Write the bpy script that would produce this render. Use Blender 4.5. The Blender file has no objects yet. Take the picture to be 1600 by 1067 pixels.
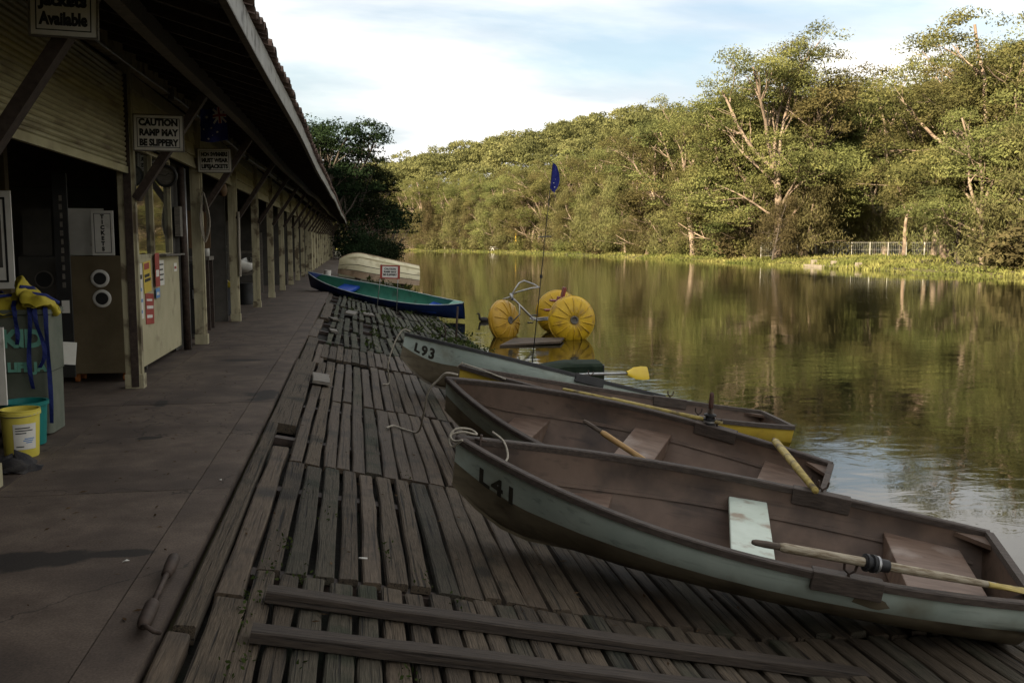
import bpy, bmesh, math, random
import numpy as np
from mathutils import Vector, Matrix, Euler, noise as mnoise

SC = bpy.context.scene
COL = SC.collection
RAD = math.radians
random.seed(7)

# ------------------------------------------------------------------ camera
cam_d = bpy.data.cameras.new("camera")
cam_d.sensor_width = 36.0
cam_d.lens = 32.625
cam_d.clip_start = 0.05
cam_d.clip_end = 3000.0
cam = bpy.data.objects.new("camera", cam_d)
COL.objects.link(cam)
cam.location = (0.0, 0.0, 1.65)
cam.rotation_euler = (RAD(90 - 6.043), 0.0, RAD(-9.6145))
SC.camera = cam

# ------------------------------------------------------------------ sun, sky, exposure
SUN_AZ, SUN_EL = RAD(50), RAD(23)          # azimuth the light travels to, from +Y towards +X
sun_d = bpy.data.lights.new("sun", 'SUN')
sun_d.energy = 5.0
sun_d.angle = RAD(0.6)
sun_d.color = (1.0, 0.84, 0.60)
sun = bpy.data.objects.new("sun", sun_d)
COL.objects.link(sun)
dirv = Vector((math.sin(SUN_AZ) * math.cos(SUN_EL), math.cos(SUN_AZ) * math.cos(SUN_EL), -math.sin(SUN_EL)))
sun.rotation_euler = dirv.to_track_quat('-Z', 'Y').to_euler()
sun.location = (-60, -40, 60)

world = bpy.data.worlds.new("World")
SC.world = world
world.use_nodes = True
wt = world.node_tree
wt.nodes.clear()
def wn(t, **kw):
    n = wt.nodes.new(t)
    for k, v in kw.items():
        setattr(n, k, v)
    return n
w_out = wn('ShaderNodeOutputWorld')
w_sky = wn('ShaderNodeTexSky', sky_type='NISHITA')
w_sky.sun_disc = False
w_sky.sun_elevation = SUN_EL
w_sky.sun_rotation = SUN_AZ + math.pi
w_sky.air_density = 1.2
w_sky.dust_density = 1.5
w_bg1 = wn('ShaderNodeBackground'); w_bg1.inputs['Strength'].default_value = 0.062
w_bg2 = wn('ShaderNodeBackground'); w_bg2.inputs['Strength'].default_value = 0.50
w_mix = wn('ShaderNodeMixShader')
w_tc = wn('ShaderNodeTexCoord')
w_sep = wn('ShaderNodeSeparateXYZ')
w_add = wn('ShaderNodeMath', operation='ADD'); w_add.inputs[1].default_value = 0.22
w_abs = wn('ShaderNodeMath', operation='ABSOLUTE')
w_dx = wn('ShaderNodeMath', operation='DIVIDE'); w_dy = wn('ShaderNodeMath', operation='DIVIDE')
w_cmb = wn('ShaderNodeCombineXYZ')
w_map = wn('ShaderNodeMapping'); w_map.inputs['Location'].default_value = (9.0, 17.0, 0.0)
w_map.inputs['Rotation'].default_value = (0, 0, RAD(-35)); w_map.inputs['Scale'].default_value = (0.55, 1.0, 1.0)
w_no = wn('ShaderNodeTexNoise'); w_no.inputs['Scale'].default_value = 1.1
w_no.inputs['Detail'].default_value = 9.0; w_no.inputs['Roughness'].default_value = 0.55
w_no.inputs['Distortion'].default_value = 0.5
w_rmp = wn('ShaderNodeValToRGB')
w_rmp.color_ramp.elements[0].position = 0.34; w_rmp.color_ramp.elements[0].color = (0.18, 0.18, 0.18, 1)
w_rmp.color_ramp.elements[1].position = 0.53; w_rmp.color_ramp.elements[1].color = (0.97, 0.97, 0.97, 1)
w_no2 = wn('ShaderNodeTexNoise'); w_no2.inputs['Scale'].default_value = 2.2; w_no2.inputs['Detail'].default_value = 6.0
w_rm2 = wn('ShaderNodeValToRGB')
w_rm2.color_ramp.elements[0].position = 0.36; w_rm2.color_ramp.elements[0].color = (0.64, 0.665, 0.71, 1)
w_rm2.color_ramp.elements[1].position = 0.58; w_rm2.color_ramp.elements[1].color = (1.14, 1.10, 1.03, 1)
L = wt.links.new
L(w_tc.outputs['Generated'], w_sep.inputs[0])
L(w_sep.outputs['Z'], w_abs.inputs[0]); L(w_abs.outputs[0], w_add.inputs[0])
L(w_sep.outputs['X'], w_dx.inputs[0]); L(w_add.outputs[0], w_dx.inputs[1])
L(w_sep.outputs['Y'], w_dy.inputs[0]); L(w_add.outputs[0], w_dy.inputs[1])
L(w_dx.outputs[0], w_cmb.inputs[0]); L(w_dy.outputs[0], w_cmb.inputs[1])
L(w_cmb.outputs[0], w_map.inputs['Vector'])
L(w_map.outputs[0], w_no.inputs['Vector']); L(w_map.outputs[0], w_no2.inputs['Vector'])
L(w_no.outputs['Fac'], w_rmp.inputs[0]); L(w_no2.outputs['Fac'], w_rm2.inputs[0])
L(w_sky.outputs[0], w_bg1.inputs['Color']); L(w_rm2.outputs[0], w_bg2.inputs['Color'])
L(w_rmp.outputs[0], w_mix.inputs[0]); L(w_bg1.outputs[0], w_mix.inputs[1]); L(w_bg2.outputs[0], w_mix.inputs[2])
L(w_mix.outputs[0], w_out.inputs['Surface'])

SC.view_settings.view_transform = 'Standard'
SC.view_settings.look = 'None'
SC.view_settings.exposure = 1.45
SC.view_settings.gamma = 1.0
SC.view_settings.use_curve_mapping = False
SC.render.engine = 'CYCLES'
SC.cycles.max_bounces = 6
SC.cycles.diffuse_bounces = 3
SC.cycles.glossy_bounces = 3
SC.cycles.transmission_bounces = 4
SC.cycles.caustics_reflective = False
SC.cycles.caustics_refractive = False
SC.cycles.use_denoising = True

# ------------------------------------------------------------------ helpers: materials
def new_mat(name):
    m = bpy.data.materials.new(name)
    m.use_nodes = True
    return m, m.node_tree, m.node_tree.nodes['Principled BSDF']

def pmat(name, c1, c2=None, scale=4.0, rough=0.75, bump=0.15, stretch=(1, 1, 1), detail=6.0, lo=0.35, hi=0.65,
         rand=0.0, metal=0.0, c3=None, s3=1.0, t3=(0.55, 0.7), spec=0.35, bdist=0.01, crack=0.0, crack_stretch=(40, 1.2, 40), coords='Object'):
    """two-tone noise colour + optional third stain colour, optional long cracks, bump, per-object variation"""
    m, nt, b = new_mat(name)
    N, K = nt.nodes.new, nt.links.new
    tc = N('ShaderNodeTexCoord'); oi = N('ShaderNodeObjectInfo')
    off = N('ShaderNodeVectorMath'); off.operation = 'SCALE'
    cb = N('ShaderNodeCombineXYZ')
    K(oi.outputs['Random'], cb.inputs[0]); K(oi.outputs['Random'], cb.inputs[1]); K(oi.outputs['Random'], cb.inputs[2])
    K(cb.outputs[0], off.inputs[0]); off.inputs['Scale'].default_value = 37.0 if rand >= 0 else 0.0
    add = N('ShaderNodeVectorMath'); add.operation = 'ADD'
    K(tc.outputs[coords], add.inputs[0]); K(off.outputs[0], add.inputs[1])
    mp = N('ShaderNodeMapping'); mp.inputs['Scale'].default_value = stretch
    K(add.outputs[0], mp.inputs['Vector'])
    n1 = N('ShaderNodeTexNoise'); n1.inputs['Scale'].default_value = scale; n1.inputs['Detail'].default_value = detail
    n1.inputs['Roughness'].default_value = 0.62
    K(mp.outputs[0], n1.inputs['Vector'])
    r1 = N('ShaderNodeValToRGB')
    r1.color_ramp.elements[0].position = lo; r1.color_ramp.elements[0].color = (*c1, 1)
    r1.color_ramp.elements[1].position = hi; r1.color_ramp.elements[1].color = (*(c2 or c1), 1)
    K(n1.outputs['Fac'], r1.inputs[0])
    col = r1.outputs[0]
    hgt = n1.outputs['Fac']
    if c3 is not None:
        n3 = N('ShaderNodeTexNoise'); n3.inputs['Scale'].default_value = s3; n3.inputs['Detail'].default_value = 5.0
        K(add.outputs[0], n3.inputs['Vector'])
        r3 = N('ShaderNodeMapRange'); r3.inputs[1].default_value = t3[0]; r3.inputs[2].default_value = t3[1]
        K(n3.outputs['Fac'], r3.inputs[0])
        mx = N('ShaderNodeMix'); mx.data_type = 'RGBA'
        K(r3.outputs[0], mx.inputs[0]); K(col, mx.inputs[6]); mx.inputs[7].default_value = (*c3, 1)
        col = mx.outputs[2]
    if crack > 0:
        mp2 = N('ShaderNodeMapping'); mp2.inputs['Scale'].default_value = crack_stretch
        K(add.outputs[0], mp2.inputs['Vector'])
        n4 = N('ShaderNodeTexNoise'); n4.inputs['Scale'].default_value = 1.0; n4.inputs['Detail'].default_value = 3.0
        K(mp2.outputs[0], n4.inputs['Vector'])
        r4 = N('ShaderNodeMapRange'); r4.inputs[1].default_value = 0.30; r4.inputs[2].default_value = 0.44
        r4.inputs[3].default_value = 1.0 - crack; r4.inputs[4].default_value = 1.0
        K(n4.outputs['Fac'], r4.inputs[0])
        mx = N('ShaderNodeMix'); mx.data_type = 'RGBA'; mx.blend_type = 'MULTIPLY'; mx.inputs[0].default_value = 1.0
        K(col, mx.inputs[6]); K(r4.outputs[0], mx.inputs[7])
        col = mx.outputs[2]
        ad = N('ShaderNodeMath'); ad.operation = 'ADD'
        K(hgt, ad.inputs[0]); K(r4.outputs[0], ad.inputs[1])
        hgt = ad.outputs[0]
    if rand > 0:
        hs = N('ShaderNodeHueSaturation')
        mr = N('ShaderNodeMapRange'); mr.inputs[3].default_value = 1 - rand; mr.inputs[4].default_value = 1 + rand
        K(oi.outputs['Random'], mr.inputs[0]); K(mr.outputs[0], hs.inputs['Value'])
        K(col, hs.inputs['Color'])
        col = hs.outputs[0]
    K(col, b.inputs['Base Color'])
    b.inputs['Roughness'].default_value = rough
    b.inputs['Metallic'].default_value = metal
    b.inputs['Specular IOR Level'].default_value = spec
    if bump > 0:
        bp = N('ShaderNodeBump'); bp.inputs['Strength'].default_value = bump; bp.inputs['Distance'].default_value = bdist
        K(hgt, bp.inputs['Height']); K(bp.outputs[0], b.inputs['Normal'])
    return m

def leaf_mat(name, c1, c2, c3, scale=0.45, trans=0.3, rand=0.28):
    m, nt, b = new_mat(name)
    N, K = nt.nodes.new, nt.links.new
    nt.nodes.remove(b)
    out = nt.nodes['Material Output']
    tc = N('ShaderNodeTexCoord'); oi = N('ShaderNodeObjectInfo'); geo = N('ShaderNodeNewGeometry')
    n1 = N('ShaderNodeTexNoise'); n1.inputs['Scale'].default_value = scale; n1.inputs['Detail'].default_value = 4
    K(tc.outputs['Object'], n1.inputs['Vector'])
    r = N('ShaderNodeValToRGB'); e = r.color_ramp.elements
    e[0].position = .33; e[0].color = (*c1, 1); e[1].position = .68; e[1].color = (*c3, 1)
    x = r.color_ramp.elements.new(.5); x.color = (*c2, 1)
    K(n1.outputs['Fac'], r.inputs[0])
    hs = N('ShaderNodeHueSaturation')
    mr = N('ShaderNodeMapRange'); mr.inputs[3].default_value = 1 - rand; mr.inputs[4].default_value = 1 + rand
    K(oi.outputs['Random'], mr.inputs[0])
    mr2 = N('ShaderNodeMapRange'); mr2.inputs[3].default_value = .72; mr2.inputs[4].default_value = 1.28
    K(geo.outputs['Random Per Island'], mr2.inputs[0])
    mu = N('ShaderNodeMath'); mu.operation = 'MULTIPLY'; K(mr.outputs[0], mu.inputs[0]); K(mr2.outputs[0], mu.inputs[1])
    K(mu.outputs[0], hs.inputs['Value']); K(r.outputs[0], hs.inputs['Color'])
    hs.inputs['Saturation'].default_value = .97
    hv = N('ShaderNodeMapRange'); hv.inputs[3].default_value = .470; hv.inputs[4].default_value = .532
    K(oi.outputs['Random'], hv.inputs[0]); K(hv.outputs[0], hs.inputs['Hue'])
    d = N('ShaderNodeBsdfDiffuse'); t = N('ShaderNodeBsdfTranslucent'); mx = N('ShaderNodeMixShader')
    mx.inputs[0].default_value = trans
    K(hs.outputs[0], d.inputs['Color']); K(hs.outputs[0], t.inputs['Color'])
    K(d.outputs[0], mx.inputs[1]); K(t.outputs[0], mx.inputs[2]); K(mx.outputs[0], out.inputs['Surface'])
    return m

# ------------------------------------------------------------------ helpers: objects
def tag(o, label=None, cat=None, group=None, kind=None):
    if label: o['label'] = label
    if cat: o['category'] = cat
    if group: o['group'] = group
    if kind: o['kind'] = kind
    return o

def empty(name, loc=(0, 0, 0), rot=(0, 0, 0)):
    o = bpy.data.objects.new(name, None)
    o.empty_display_size = 0.1
    COL.objects.link(o)
    o.location = loc
    o.rotation_euler = rot
    return o

def mesh_obj(name, me, mat=None, parent=None, loc=None, rot=None):
    o = bpy.data.objects.new(name, me)
    COL.objects.link(o)
    if mat is not None and len(me.materials) == 0:
        for mm in (mat if isinstance(mat, (list, tuple)) else [mat]):
            me.materials.append(mm)
    if parent is not None: o.parent = parent
    if loc is not None: o.location = loc
    if rot is not None: o.rotation_euler = rot
    return o

class MB:
    def __init__(s):
        s.v = []; s.f = []; s.mi = []; s.cur = 0
    def add(s, vs, fs):
        b = len(s.v); s.v += [tuple(p) for p in vs]
        for f in fs:
            s.f.append([b + i for i in f]); s.mi.append(s.cur)
        return s
    def box(s, x0, x1, y0, y1, z0, z1, M=None, bev=0.0):
        vs = [(x0, y0, z0), (x1, y0, z0), (x1, y1, z0), (x0, y1, z0), (x0, y0, z1), (x1, y0, z1), (x1, y1, z1), (x0, y1, z1)]
        if M is not None: vs = [M @ Vector(p) for p in vs]
        return s.add(vs, [(0, 3, 2, 1), (4, 5, 6, 7), (0, 1, 5, 4), (1, 2, 6, 5), (2, 3, 7, 6), (3, 0, 4, 7)])
    def beam(s, a, b, w, h, up=(0, 0, 1)):
        a, b = Vector(a), Vector(b); d = (b - a); ln = d.length; d.normalize()
        up = Vector(up); sd = d.cross(up)
        if sd.length < 1e-4: sd = d.cross(Vector((1, 0, 0)))
        sd.normalize(); u = sd.cross(d)
        vs = []
        for p in (a, b):
            for i, j in ((-1, -1), (1, -1), (1, 1), (-1, 1)):
                vs.append(p + sd * (i * w / 2) + u * (j * h / 2))
        return s.add(vs, [(0, 1, 2, 3), (7, 6, 5, 4), (0, 4, 5, 1), (1, 5, 6, 2), (2, 6, 7, 3), (3, 7, 4, 0)])
    def tube(s, pts, r, n=8, cap=True, flat=1.0):
        pts = [Vector(p) for p in pts]; m = len(pts)
        rs = r if isinstance(r, (list, tuple)) else [r] * m
        vs = []; prev = None
        for i, p in enumerate(pts):
            d = (pts[min(i + 1, m - 1)] - pts[max(i - 1, 0)])
            if d.length < 1e-9: d = Vector((0, 0, 1))
            d.normalize()
            if prev is None:
                a = d.orthogonal().normalized()
            else:
                a = (prev - d * prev.dot(d))
                a = a.normalized() if a.length > 1e-6 else d.orthogonal().normalized()
            prev = a; b = d.cross(a)
            for k in range(n):
                t = 2 * math.pi * k / n
                vs.append(p + (a * math.cos(t) + b * math.sin(t) * flat) * rs[i])
        fs = []
        for i in range(m - 1):
            for k in range(n):
                k2 = (k + 1) % n
                fs.append((i * n + k, i * n + k2, (i + 1) * n + k2, (i + 1) * n + k))
        if cap:
            fs.append(tuple(range(n - 1, -1, -1))); fs.append(tuple(range((m - 1) * n, m * n)))
        return s.add(vs, fs)
    def lathe(s, prof, n=24, M=None, a0=0.0, a1=2 * math.pi):
        full = abs(a1 - a0 - 2 * math.pi) < 1e-6
        m = n if full else n + 1
        vs = []
        for r, z in prof:
            for k in range(m):
                t = a0 + (a1 - a0) * k / n
                p = Vector((r * math.cos(t), r * math.sin(t), z))
                vs.append(M @ p if M is not None else p)
        fs = []
        for i in range(len(prof) - 1):
            for k in range(n):
                k2 = (k + 1) % m if full else k + 1
                fs.append((i * m + k, i * m + k2, (i + 1) * m + k2, (i + 1) * m + k))
        return s.add(vs, fs)
    def grid(s, rows, close=False, flip=False):
        n = len(rows[0]); vs = [p for r in rows for p in r]; fs = []
        for i in range(len(rows) - 1):
            for k in range(n if close else n - 1):
                k2 = (k + 1) % n
                q = (i * n + k, i * n + k2, (i + 1) * n + k2, (i + 1) * n + k)
                fs.append(q[::-1] if flip else q)
        return s.add(vs, fs)
    def mesh(s, name, smooth=False):
        me = bpy.data.meshes.new(name)
        me.from_pydata(s.v, [], s.f)
        if any(s.mi): me.polygons.foreach_set('material_index', s.mi)
        if smooth: me.polygons.foreach_set('use_smooth', [True] * len(s.f))
        me.update()
        return me
    def build(s, name, mat, parent=None, smooth=False, loc=None, rot=None, bevel=0.0, auto=None):
        me = s.mesh(name, smooth)
        o = mesh_obj(name, me, mat, parent, loc, rot)
        if auto is not None:
            try: me.set_sharp_from_angle(angle=RAD(auto))
            except Exception: pass
        if bevel > 0:
            md = o.modifiers.new('bevel', 'BEVEL'); md.width = bevel; md.segments = 2; md.limit_method = 'ANGLE'
        return o

def np_mesh(name, V, F):
    me = bpy.data.meshes.new(name)
    V = np.asarray(V, dtype=np.float32); F = np.asarray(F, dtype=np.int32)
    k = F.shape[1]
    me.vertices.add(len(V)); me.vertices.foreach_set('co', V.ravel())
    me.loops.add(F.size); me.loops.foreach_set('vertex_index', F.ravel())
    me.polygons.add(len(F)); me.polygons.foreach_set('loop_start', np.arange(len(F), dtype=np.int32) * k)
    me.update(calc_edges=True)
    return me

def text_mesh(body, size, bold=0.0, extrude=0.0, spacing=1.0, line=1.0, align='CENTER'):
    cu = bpy.data.curves.new('lettering', 'FONT')
    cu.body = body; cu.size = size; cu.align_x = align; cu.align_y = 'CENTER'
    cu.offset = bold; cu.extrude = extrude; cu.space_character = spacing; cu.space_line = line
    cu.resolution_u = 3
    o = bpy.data.objects.new('lettering', cu); COL.objects.link(o)
    dg = bpy.context.evaluated_depsgraph_get()
    me = bpy.data.meshes.new_from_object(o.evaluated_get(dg))
    bpy.data.objects.remove(o)
    return me

def copy_tree(o, parent=None):
    c = o.copy(); COL.objects.link(c); c.parent = parent
    for ch in list(o.children): copy_tree(ch, c)
    return c

def ramp_z(x): return -0.03 - 0.21 * (x + 0.82)
WATER_Z = -0.80

# ------------------------------------------------------------------ materials
M = {}
M['plank'] = pmat('weathered_plank', (.032, .023, .014), (.112, .084, .055), 9, .85, .7, (16, 1.0, 16), 9, .28, .74, rand=.30, c3=(.020, .016, .010), s3=1.7, crack=.85, crack_stretch=(62, 1.3, 62), bdist=.014)
M['plank_red'] = pmat('brown_plank', (.038, .026, .016), (.100, .072, .046), 7, .78, .45, (11, 1.0, 11), 8, .28, .74, rand=.25, c3=(.024, .018, .013), s3=2.2, crack=.6, crack_stretch=(55, 1.2, 55), bdist=.010)
M['plank_moss'] = pmat('mossy_plank', (0.0248, 0.02604, 0.01364), (0.0837, 0.07316, 0.0496), 6, .9, .7, (8, 1.4, 8), 8, .32, .7, rand=.35, c3=(0.0186, 0.0248, 0.00868), s3=3.5, t3=(.45, .6), crack=.5, bdist=.02)
M['plank_green'] = pmat('algae_stained_plank', (.028, .023, .014), (.090, .076, .052), 9, .88, .7, (16, 1.0, 16), 9, .28, .74, rand=.30, c3=(.024, .027, .014), s3=3.0, t3=(.52, .68), crack=.85, crack_stretch=(62, 1.3, 62), bdist=.014)
M['batten'] = pmat('dark_batten', (.026, .019, .014), (.060, .045, .033), 8, .8, .5, (1.0, 14, 14), 8, rand=.1, crack=.6, crack_stretch=(1.2, 55, 55))
M['earth'] = pmat('dark_earth', (.008, .007, .005), (.020, .017, .011), 3, .95, .6, c3=(.012, .018, .007), s3=2, bdist=.05)
M['weed'] = leaf_mat('weed_leaf', (.028, .045, .012), (.04, .06, .016), (.06, .075, .024), 3, .25)
M['cream'] = pmat('cream_paint', (.30, .27, .165), (.44, .395, .26), 3, .65, .25, (3, 3, .7), 8, rand=.08, c3=(.13, .10, .06), s3=3.2, t3=(.53, .62), crack=.3, crack_stretch=(30, 30, 1.2))
M['creamwall'] = pmat('cream_board', (0.336, 0.304, 0.184), (0.416, 0.376, 0.24), 2, .6, .1, rand=.08, c3=(0.176, 0.144, 0.088), s3=2.4, t3=(.58, .75))
M['shutter'] = pmat('shutter_paint', (0.27, 0.24, 0.1275), (0.375, 0.3375, 0.195), 2.0, .5, .1, (1, 1, 4), 7, rand=.06, c3=(0.1275, 0.0975, 0.0525), s3=1.6, t3=(.52, .72))
M['darkwood'] = pmat('dark_timber', (.030, .020, .015), (.060, .042, .032), 6, .7, .3, (3, 3, 3), rand=.15)
M['redwood'] = pmat('red_brown_timber', (.045, .018, .012), (.080, .036, .024), 6, .65, .2, (3, 3, 3), rand=.15)
M['greywood'] = pmat('grey_timber', (.10, .09, .075), (.18, .16, .13), 6, .75, .3, (2, 8, 8), rand=.15)
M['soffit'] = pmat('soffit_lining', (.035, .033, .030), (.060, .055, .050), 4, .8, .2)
M['tile'] = pmat('roof_tile', (.075, .050, .038), (.15, .095, .070), 6, .85, .4, rand=.3, c3=(.035, .036, .028), s3=3)
M['fascia'] = pmat('fascia_paint', (0.208, 0.2, 0.176), (0.288, 0.28, 0.248), 3, .6, .15, (1, 1, 1), 7, rand=.08, c3=(0.064, 0.056, 0.044), s3=5, t3=(.56, .66))
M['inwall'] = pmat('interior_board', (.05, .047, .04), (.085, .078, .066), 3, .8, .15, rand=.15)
M['darkpaint'] = pmat('black_paint', (.012, .012, .012), (.025, .024, .022), 4, .55, .1)
M['tan'] = pmat('tan_panel', (.105, .080, .042), (.145, .112, .062), 3, .6, .05, rand=.05, c3=(.075, .056, .03), s3=2)
M['white'] = pmat('white_board', (.62, .60, .54), (.70, .68, .62), 6, .5, .03, rand=.04, c3=(.42, .39, .32), s3=5, t3=(.62, .75))
M['black'] = pmat('black_lettering', (.012, .012, .012), (.02, .02, .02), 6, .6, .0)
M['redprint'] = pmat('red_print', (.26, .035, .025), (.34, .055, .04), 6, .6, 0)
M['blueprint'] = pmat('blue_print', (.10, .22, .45), (.14, .28, .5), 6, .5, 0)
M['yellowprint'] = pmat('yellow_print', (.55, .40, .05), (.62, .46, .08), 6, .5, 0)
M['rope'] = pmat('rope_fibre', (.26, .23, .18), (.40, .36, .29), 60, .9, .5, (1, 1, 1), 3, bdist=.004)
M['metal'] = pmat('galvanised_metal', (.30, .30, .30), (.42, .42, .41), 12, .42, .1, metal=.8)
M['rust'] = pmat('rusty_iron', (.035, .024, .018), (.075, .052, .040), 12, .7, .4, metal=.3, bdist=.004)
M['rubber'] = pmat('black_rubber', (.012, .012, .013), (.02, .02, .021), 20, .55, .1)
M['hull_green'] = pmat('pale_green_paint', (.33, .39, .345), (.43, .49, .435), 2.5, .45, .06, (1, 1, 1), 7, rand=0, c3=(.22, .22, .165), s3=2.4, t3=(.54, .76), crack=.25, crack_stretch=(1.2, 24, 24), bdist=.004)
M['hull_brown'] = pmat('stained_hull', (.105, .085, .055), (.18, .15, .10), 3, .5, .1, (1, 1, 2.5), 7, rand=0, c3=(.065, .052, .034), s3=2.2, crack=.25, crack_stretch=(1.5, 20, 20), bdist=.004)
M['hull_yellow'] = pmat('yellow_hull_paint', (0.425, 0.289, 0.02975), (0.493, 0.3485, 0.051), 3, .45, .06, rand=0, c3=(0.289, 0.204, 0.0425), s3=4)
M['hull_in'] = pmat('brown_boat_interior', (.074, .046, .031), (.128, .084, .058), 3.0, .6, .2, (1, 1, .5), 10, .3, .7, rand=0, c3=(.036, .024, .017), s3=2.0, t3=(.50, .70), crack=.35, crack_stretch=(1.4, 16, 16), bdist=.006)
M['seat_red'] = pmat('red_brown_seat', (.105, .066, .046), (.175, .118, .086), 4, .55, .1, (1, 5, 1), 8, rand=.1, c3=(.25, .20, .165), s3=3.0, t3=(.54, .68))
M['seat_green'] = pmat('mint_seat', (.44, .50, .42), (.52, .58, .50), 5, .5, .08, rand=0, c3=(.27, .22, .16), s3=4.0, t3=(.56, .66))
M['gunwale'] = pmat('gunwale_timber', (0.0375, 0.0285, 0.0225), (0.07875, 0.06, 0.048), 7, .7, .3, (1.5, 10, 10), rand=.1, crack=.3, crack_stretch=(2, 40, 40))
M['gunwale_dark'] = pmat('black_gunwale', (.016, .016, .016), (.032, .031, .030), 7, .6, .2)
M['oar'] = pmat('oar_timber', (.26, .15, .055), (.42, .26, .10), 5, .55, .2, (2, 12, 12), rand=0, crack=.3, crack_stretch=(2, 60, 60))
M['oar_worn'] = pmat('worn_oar_paint', (.16, .115, .065), (.36, .31, .225), 9, .7, .4, (1.2, 8, 8), 8, .38, .60, rand=0)
M['oar_grey'] = pmat('dark_oar_timber', (.060, .044, .032), (.12, .09, .066), 6, .7, .3, (2, 10, 10), rand=0)
M['oar_yellow'] = pmat('oar_yellow_paint', (.26, .19, .045), (.44, .34, .10), 7, .6, .25, (2, 6, 6), rand=0, c3=(.12, .09, .045), s3=7, t3=(.48, .62))
M['blade'] = pmat('yellow_plastic_blade', (.62, .42, .02), (.68, .48, .03), 4, .4, .03)
M['trike_y'] = pmat('yellow_float_plastic', (.48, .29, .012), (.60, .39, .02), 3, .45, .08, rand=.04, c3=(.30, .18, .03), s3=3.2, t3=(.52, .66))
M['trike_o'] = pmat('faded_orange_plastic', (.42, .24, .02), (.52, .31, .035), 3, .42, .04, rand=.04, c3=(.28, .15, .02), s3=3)
M['maroon'] = pmat('maroon_seat', (.16, .035, .025), (.22, .05, .035), 5, .5, .05)
M['canoe_blue'] = pmat('navy_blue_plastic', (.010, .024, .10), (.018, .040, .14), 3, .45, .05, c3=(.02, .03, .07), s3=3)
M['canoe_green'] = pmat('sea_green_plastic', (.05, .20, .14), (.08, .27, .19), 3, .5, .04, c3=(.06, .15, .11), s3=3)
M['canoe_trim'] = pmat('pale_trim', (.35, .42, .40), (.45, .52, .5), 5, .5, .03)
M['seat_blue'] = pmat('blue_seat', (.015, .06, .36), (.03, .10, .46), 5, .4, .03)
M['cream_hull'] = pmat('cream_gelcoat', (.56, .50, .30), (.66, .60, .40), 2, .4, .04, c3=(.34, .28, .16), s3=1.8)
M['tan_hull'] = pmat('faded_tan_hull', (.30, .21, .13), (.42, .31, .21), 2, .5, .05, c3=(.20, .14, .09), s3=2.2)
M['punt'] = pmat('dark_green_hull', (.010, .018, .011), (.022, .032, .020), 5, .85, .15, spec=.1)
M['duck'] = pmat('dark_plumage', (.012, .011, .010), (.035, .03, .024), 18, .7, .2)
M['bucket'] = pmat('yellow_bucket_plastic', (.60, .50, .07), (.68, .58, .11), 5, .4, .02)
M['teal'] = pmat('teal_plastic', (.01, .14, .13), (.015, .19, .17), 5, .4, .02)
M['bin'] = pmat('grey_green_fabric', (.10, .115, .085), (.14, .15, .115), 5, .8, .2)
M['mint'] = pmat('mint_paint', (.16, .40, .30), (.20, .46, .36), 12, .6, .1)
M['vest'] = pmat('yellow_nylon', (.40, .32, .02), (.52, .42, .05), 7, .7, .3, c3=(.24, .18, .03), s3=6)
M['strap'] = pmat('blue_webbing', (.010, .018, .11), (.016, .028, .15), 30, .75, .2)
M['cloth'] = pmat('dark_rag', (.020, .020, .024), (.05, .045, .042), 14, .9, .6, bdist=.02)
M['glass'] = pmat('window_glass', (.02, .022, .02), (.025, .027, .024), 2, .03, 0, spec=1.0)
M['orange'] = pmat('orange_plastic', (.28, .085, .02), (.34, .12, .03), 6, .6, .03)
M['ply'] = pmat('brown_plywood', (.13, .075, .035), (.18, .11, .055), 4, .6, .1, (1, 6, 1))
M['flagblue'] = pmat('flag_blue_cloth', (.012, .018, .16), (.02, .03, .22), 8, .75, .2)
M['bark'] = pmat('pale_bark', (0.1968, 0.1394, 0.0984), (0.3772, 0.2952, 0.2214), 1.4, .85, .4, (1, 1, .35), 7, rand=.2, c3=(0.1148, 0.082, 0.0615), s3=.9, t3=(.5, .7), bdist=.05)
M['bark_dark'] = pmat('dark_bark', (.060, .048, .038), (.12, .098, .08), 2, .9, .5, (1, 1, .3), 7, rand=.2, bdist=.05)
M['twig'] = pmat('bare_twig', (.22, .17, .13), (.34, .27, .21), 3, .9, .2)
M['leaf_gum'] = leaf_mat('gum_leaf', (.070, .072, .027), (.138, .136, .046), (.21, .196, .070), .35, .28)
M['leaf_gum2'] = leaf_mat('light_gum_leaf', (.080, .086, .030), (.155, .156, .052), (.23, .218, .076), .35, .28)
M['leaf_cas'] = leaf_mat('she_oak_needle', (.092, .087, .038), (.138, .126, .052), (.185, .163, .072), .4, .28)
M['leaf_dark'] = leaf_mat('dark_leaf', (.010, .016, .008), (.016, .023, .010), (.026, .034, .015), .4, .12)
M['leaf_hill'] = leaf_mat('hill_leaf', (.090, .090, .036), (.150, .146, .056), (.215, .198, .082), .05, .28, 0)
M['grass'] = leaf_mat('bank_grass_blade', (.10, .115, .030), (.17, .165, .048), (.27, .235, .085), .12, .3)
M['dry'] = leaf_mat('dry_scrub_leaf', (.16, .105, .070), (.22, .155, .10), (.28, .20, .13), .3, .2)
M['stone'] = pmat('pale_stone', (.20, .17, .125), (.30, .26, .20), 2, .8, .3)
M['post_white'] = pmat('fence_post_paint', (.50, .49, .45), (.60, .58, .53), 3, .6, .05)
M['wire'] = pmat('fence_wire', (.26, .28, .27), (.34, .36, .34), 3, .5, 0, metal=.0)
M['yellowpost'] = pmat('yellow_post_paint', (.62, .38, .03), (.7, .45, .05), 3, .6, .05)

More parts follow.
